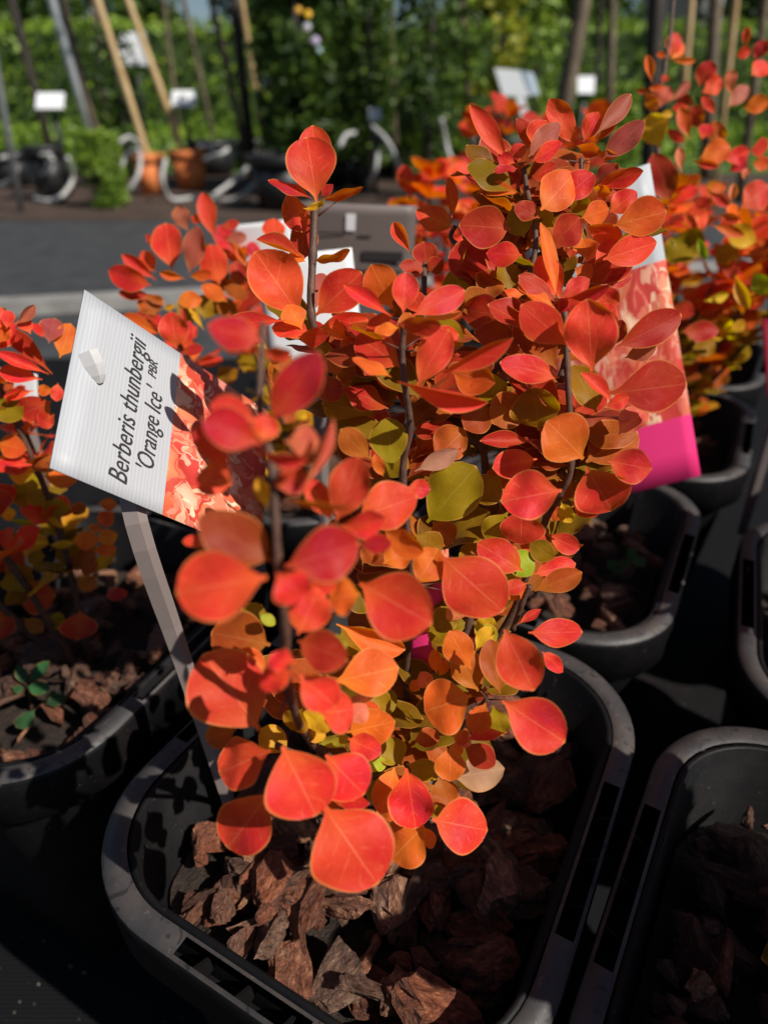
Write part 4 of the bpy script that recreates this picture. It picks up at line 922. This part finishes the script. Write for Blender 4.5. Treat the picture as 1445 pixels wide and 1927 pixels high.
# hedge
hx0, hx1, hY = -9.0, 9.5, 8.8
hedge = empty('hedge', (0, hY, 0), 'long clipped green hedge behind the potted trees', 'hedge')
link('core', box_mesh('hedge_core', (hx0, hY+.12, 0), (hx1, hY+.9, 1.05)), simple('hedge_core', (.02, .04, .008), .9, (.05, .09, .015), 8), hedge)
leaf_cloud('foliage', 16000, lambda r: Vector((r.uniform(hx0, hx1), hY+r.uniform(-.05, .35), r.uniform(.02, 1.12))) if r.random() < .75 else Vector((r.uniform(hx0, hx1), hY+r.uniform(0, 1), r.uniform(1.02, 1.17))), .085, 401, FOL[3], hedge)['kind'] = 'stuff'
# tall grass on the lawn
tg = leaf_cloud('tall_grass', 9000, lambda r: Vector((r.uniform(-5.5, 6), r.uniform(4.95, 8.6), r.uniform(.0, .22))), .09, 402, FOL[1]); tag(tg, 'long bright grass between the pots and the hedge', None, None, 'stuff')
# trees behind
trees = [(-60, 13, 3.6, 2.2, 0), (70, 12, 3.3, 1.5, 0), (200, 14, 3.2, 1.4, 0), (290, 15, 2.0, .8, 0), (530, 15, 2.6, 1.2, 0), (600, 14, 3.6, 1.3, 0), (655, 16, 3.0, .9, 1), (930, 14, 3.2, 1.3, 0), (1010, 15, 3.2, 1.4, 1), (1085, 13, 2.6, .85, 0), (1280, 16, 1.4, 1.0, 0), (1430, 14, 3.4, 1.4, 0), (1560, 13, 3.4, 1.8, 0)]
tl = ['broad dark tree left of the thin metal pole', 'dark tree above the blue grey post', 'dark tree above the leaning canes', 'lower tree beside the patch of sky', 'tree behind the thick black pole', 'tall tree behind the dense climber', 'light tree beside the second patch of sky', 'dark tall tree behind the darkest conifer', 'light tree behind the yellow green bush', 'tree behind the thick mossy trunk', 'low tree under the sky behind the dark post', 'tall tree behind the large orange shrub', 'broad tree at the end of the tree line']
for i, (px, Y, h_, rr, mi) in enumerate(trees):
    p = at(px, 150, Y); p.z = 0; e = empty('background_tree', p, tl[i], 'tree', 'trees behind the hedge')
    link('trunk', tube_mesh('trunk', [p, p+Vector((.1, 0, h_*.45)), p+Vector((0, .1, h_*.8))], [.14, .10, .04], 8), M['dark'], e)
    for k in range(3):
        an = k*2.1+i; q0 = p+Vector((.05, 0, h_*.4)); link('limb', tube_mesh('limb', [q0, q0+Vector((math.cos(an)*rr*.3, math.sin(an)*rr*.3, h_*.18)), q0+Vector((math.cos(an)*rr*.6, math.sin(an)*rr*.6, h_*.3))], [.05, .03, .015], 6), M['dark'], e)
    def fn(r, p=p, h_=h_, rr=rr, i=i):
        for _ in range(20):
            b_ = rnd_ball(r); q = p+Vector((b_.x*rr, b_.y*rr, h_*.62+b_.z*h_*.42))
            if noise.noise(q*1.6+Vector((i*9, 0, 0))) > -.1: return q
        return None
    leaf_cloud('crown', 3000, fn, .17, 500+i, FOL[mi], e)
# building beyond
def house(px0, px1, pyt, Y, label, wallc, seed):
    a_, b_ = at(px0, 120, Y), at(px1, 120, Y); zt = z_at(pyt, Y); e = empty('far_building', ((a_.x+b_.x)/2, Y, 0), label, 'building', 'far buildings')
    link('wall', box_mesh('wall', (a_.x, Y, 0), (b_.x, Y+6, zt)), simple('wall_%d' % seed, wallc, .8, tuple(x*1.15 for x in wallc), 3), e)
    link('roof', box_mesh('roof', (a_.x-.2, Y-.25, zt+.003), (b_.x+.2, Y+6.2, zt+.25)), M['dark'], e)
    n_ = int((b_.x-a_.x)/1.6)
    gm = simple('window_glass', (.03, .04, .05), .1)
    for k in range(n_):
        x = a_.x+.5+k*1.6
        wdw = link('window', box_mesh('window', (x, Y-.03, zt-1.7), (x+.8, Y+.01, zt-.6)), M['signw'], e); link('pane', box_mesh('pane', (x+.06, Y-.04, zt-1.64), (x+.74, Y-.031, zt-.66)), gm, wdw)
house(1300, 1640, -120, 24, 'grey far building behind the large orange shrub', (.20, .19, .20), 1)
house(880, 1000, -60, 26, 'pale beige far building behind the yellow green bush', (.42, .39, .34), 2)

# ---- leaves too many or too small to pick apart: one part per shrub
for par, L in JOIN.items():
    V = []; Fs = []; uv = []; pc = []
    for me, Mx, cc in L:
        k = len(V); V += [Mx @ v.co for v in me.vertices]; Fs += [tuple(k+i for i in p.vertices) for p in me.polygons]; pc += [cc]*len(me.vertices)
        u_ = [None]*len(me.vertices); ly = me.uv_layers[0].data
        for lp in me.loops: u_[lp.vertex_index] = tuple(ly[lp.index].uv)
        uv += u_
    me = mesh('inner_leaves', V, Fs, True, uv); at_ = me.color_attributes.new('pigment_shade', 'FLOAT_COLOR', 'POINT')
    for i, cc in enumerate(pc): at_.data[i].color = cc
    o = link('inner_leaves', me, M['leaf_inner'], par); o['kind'] = 'stuff'
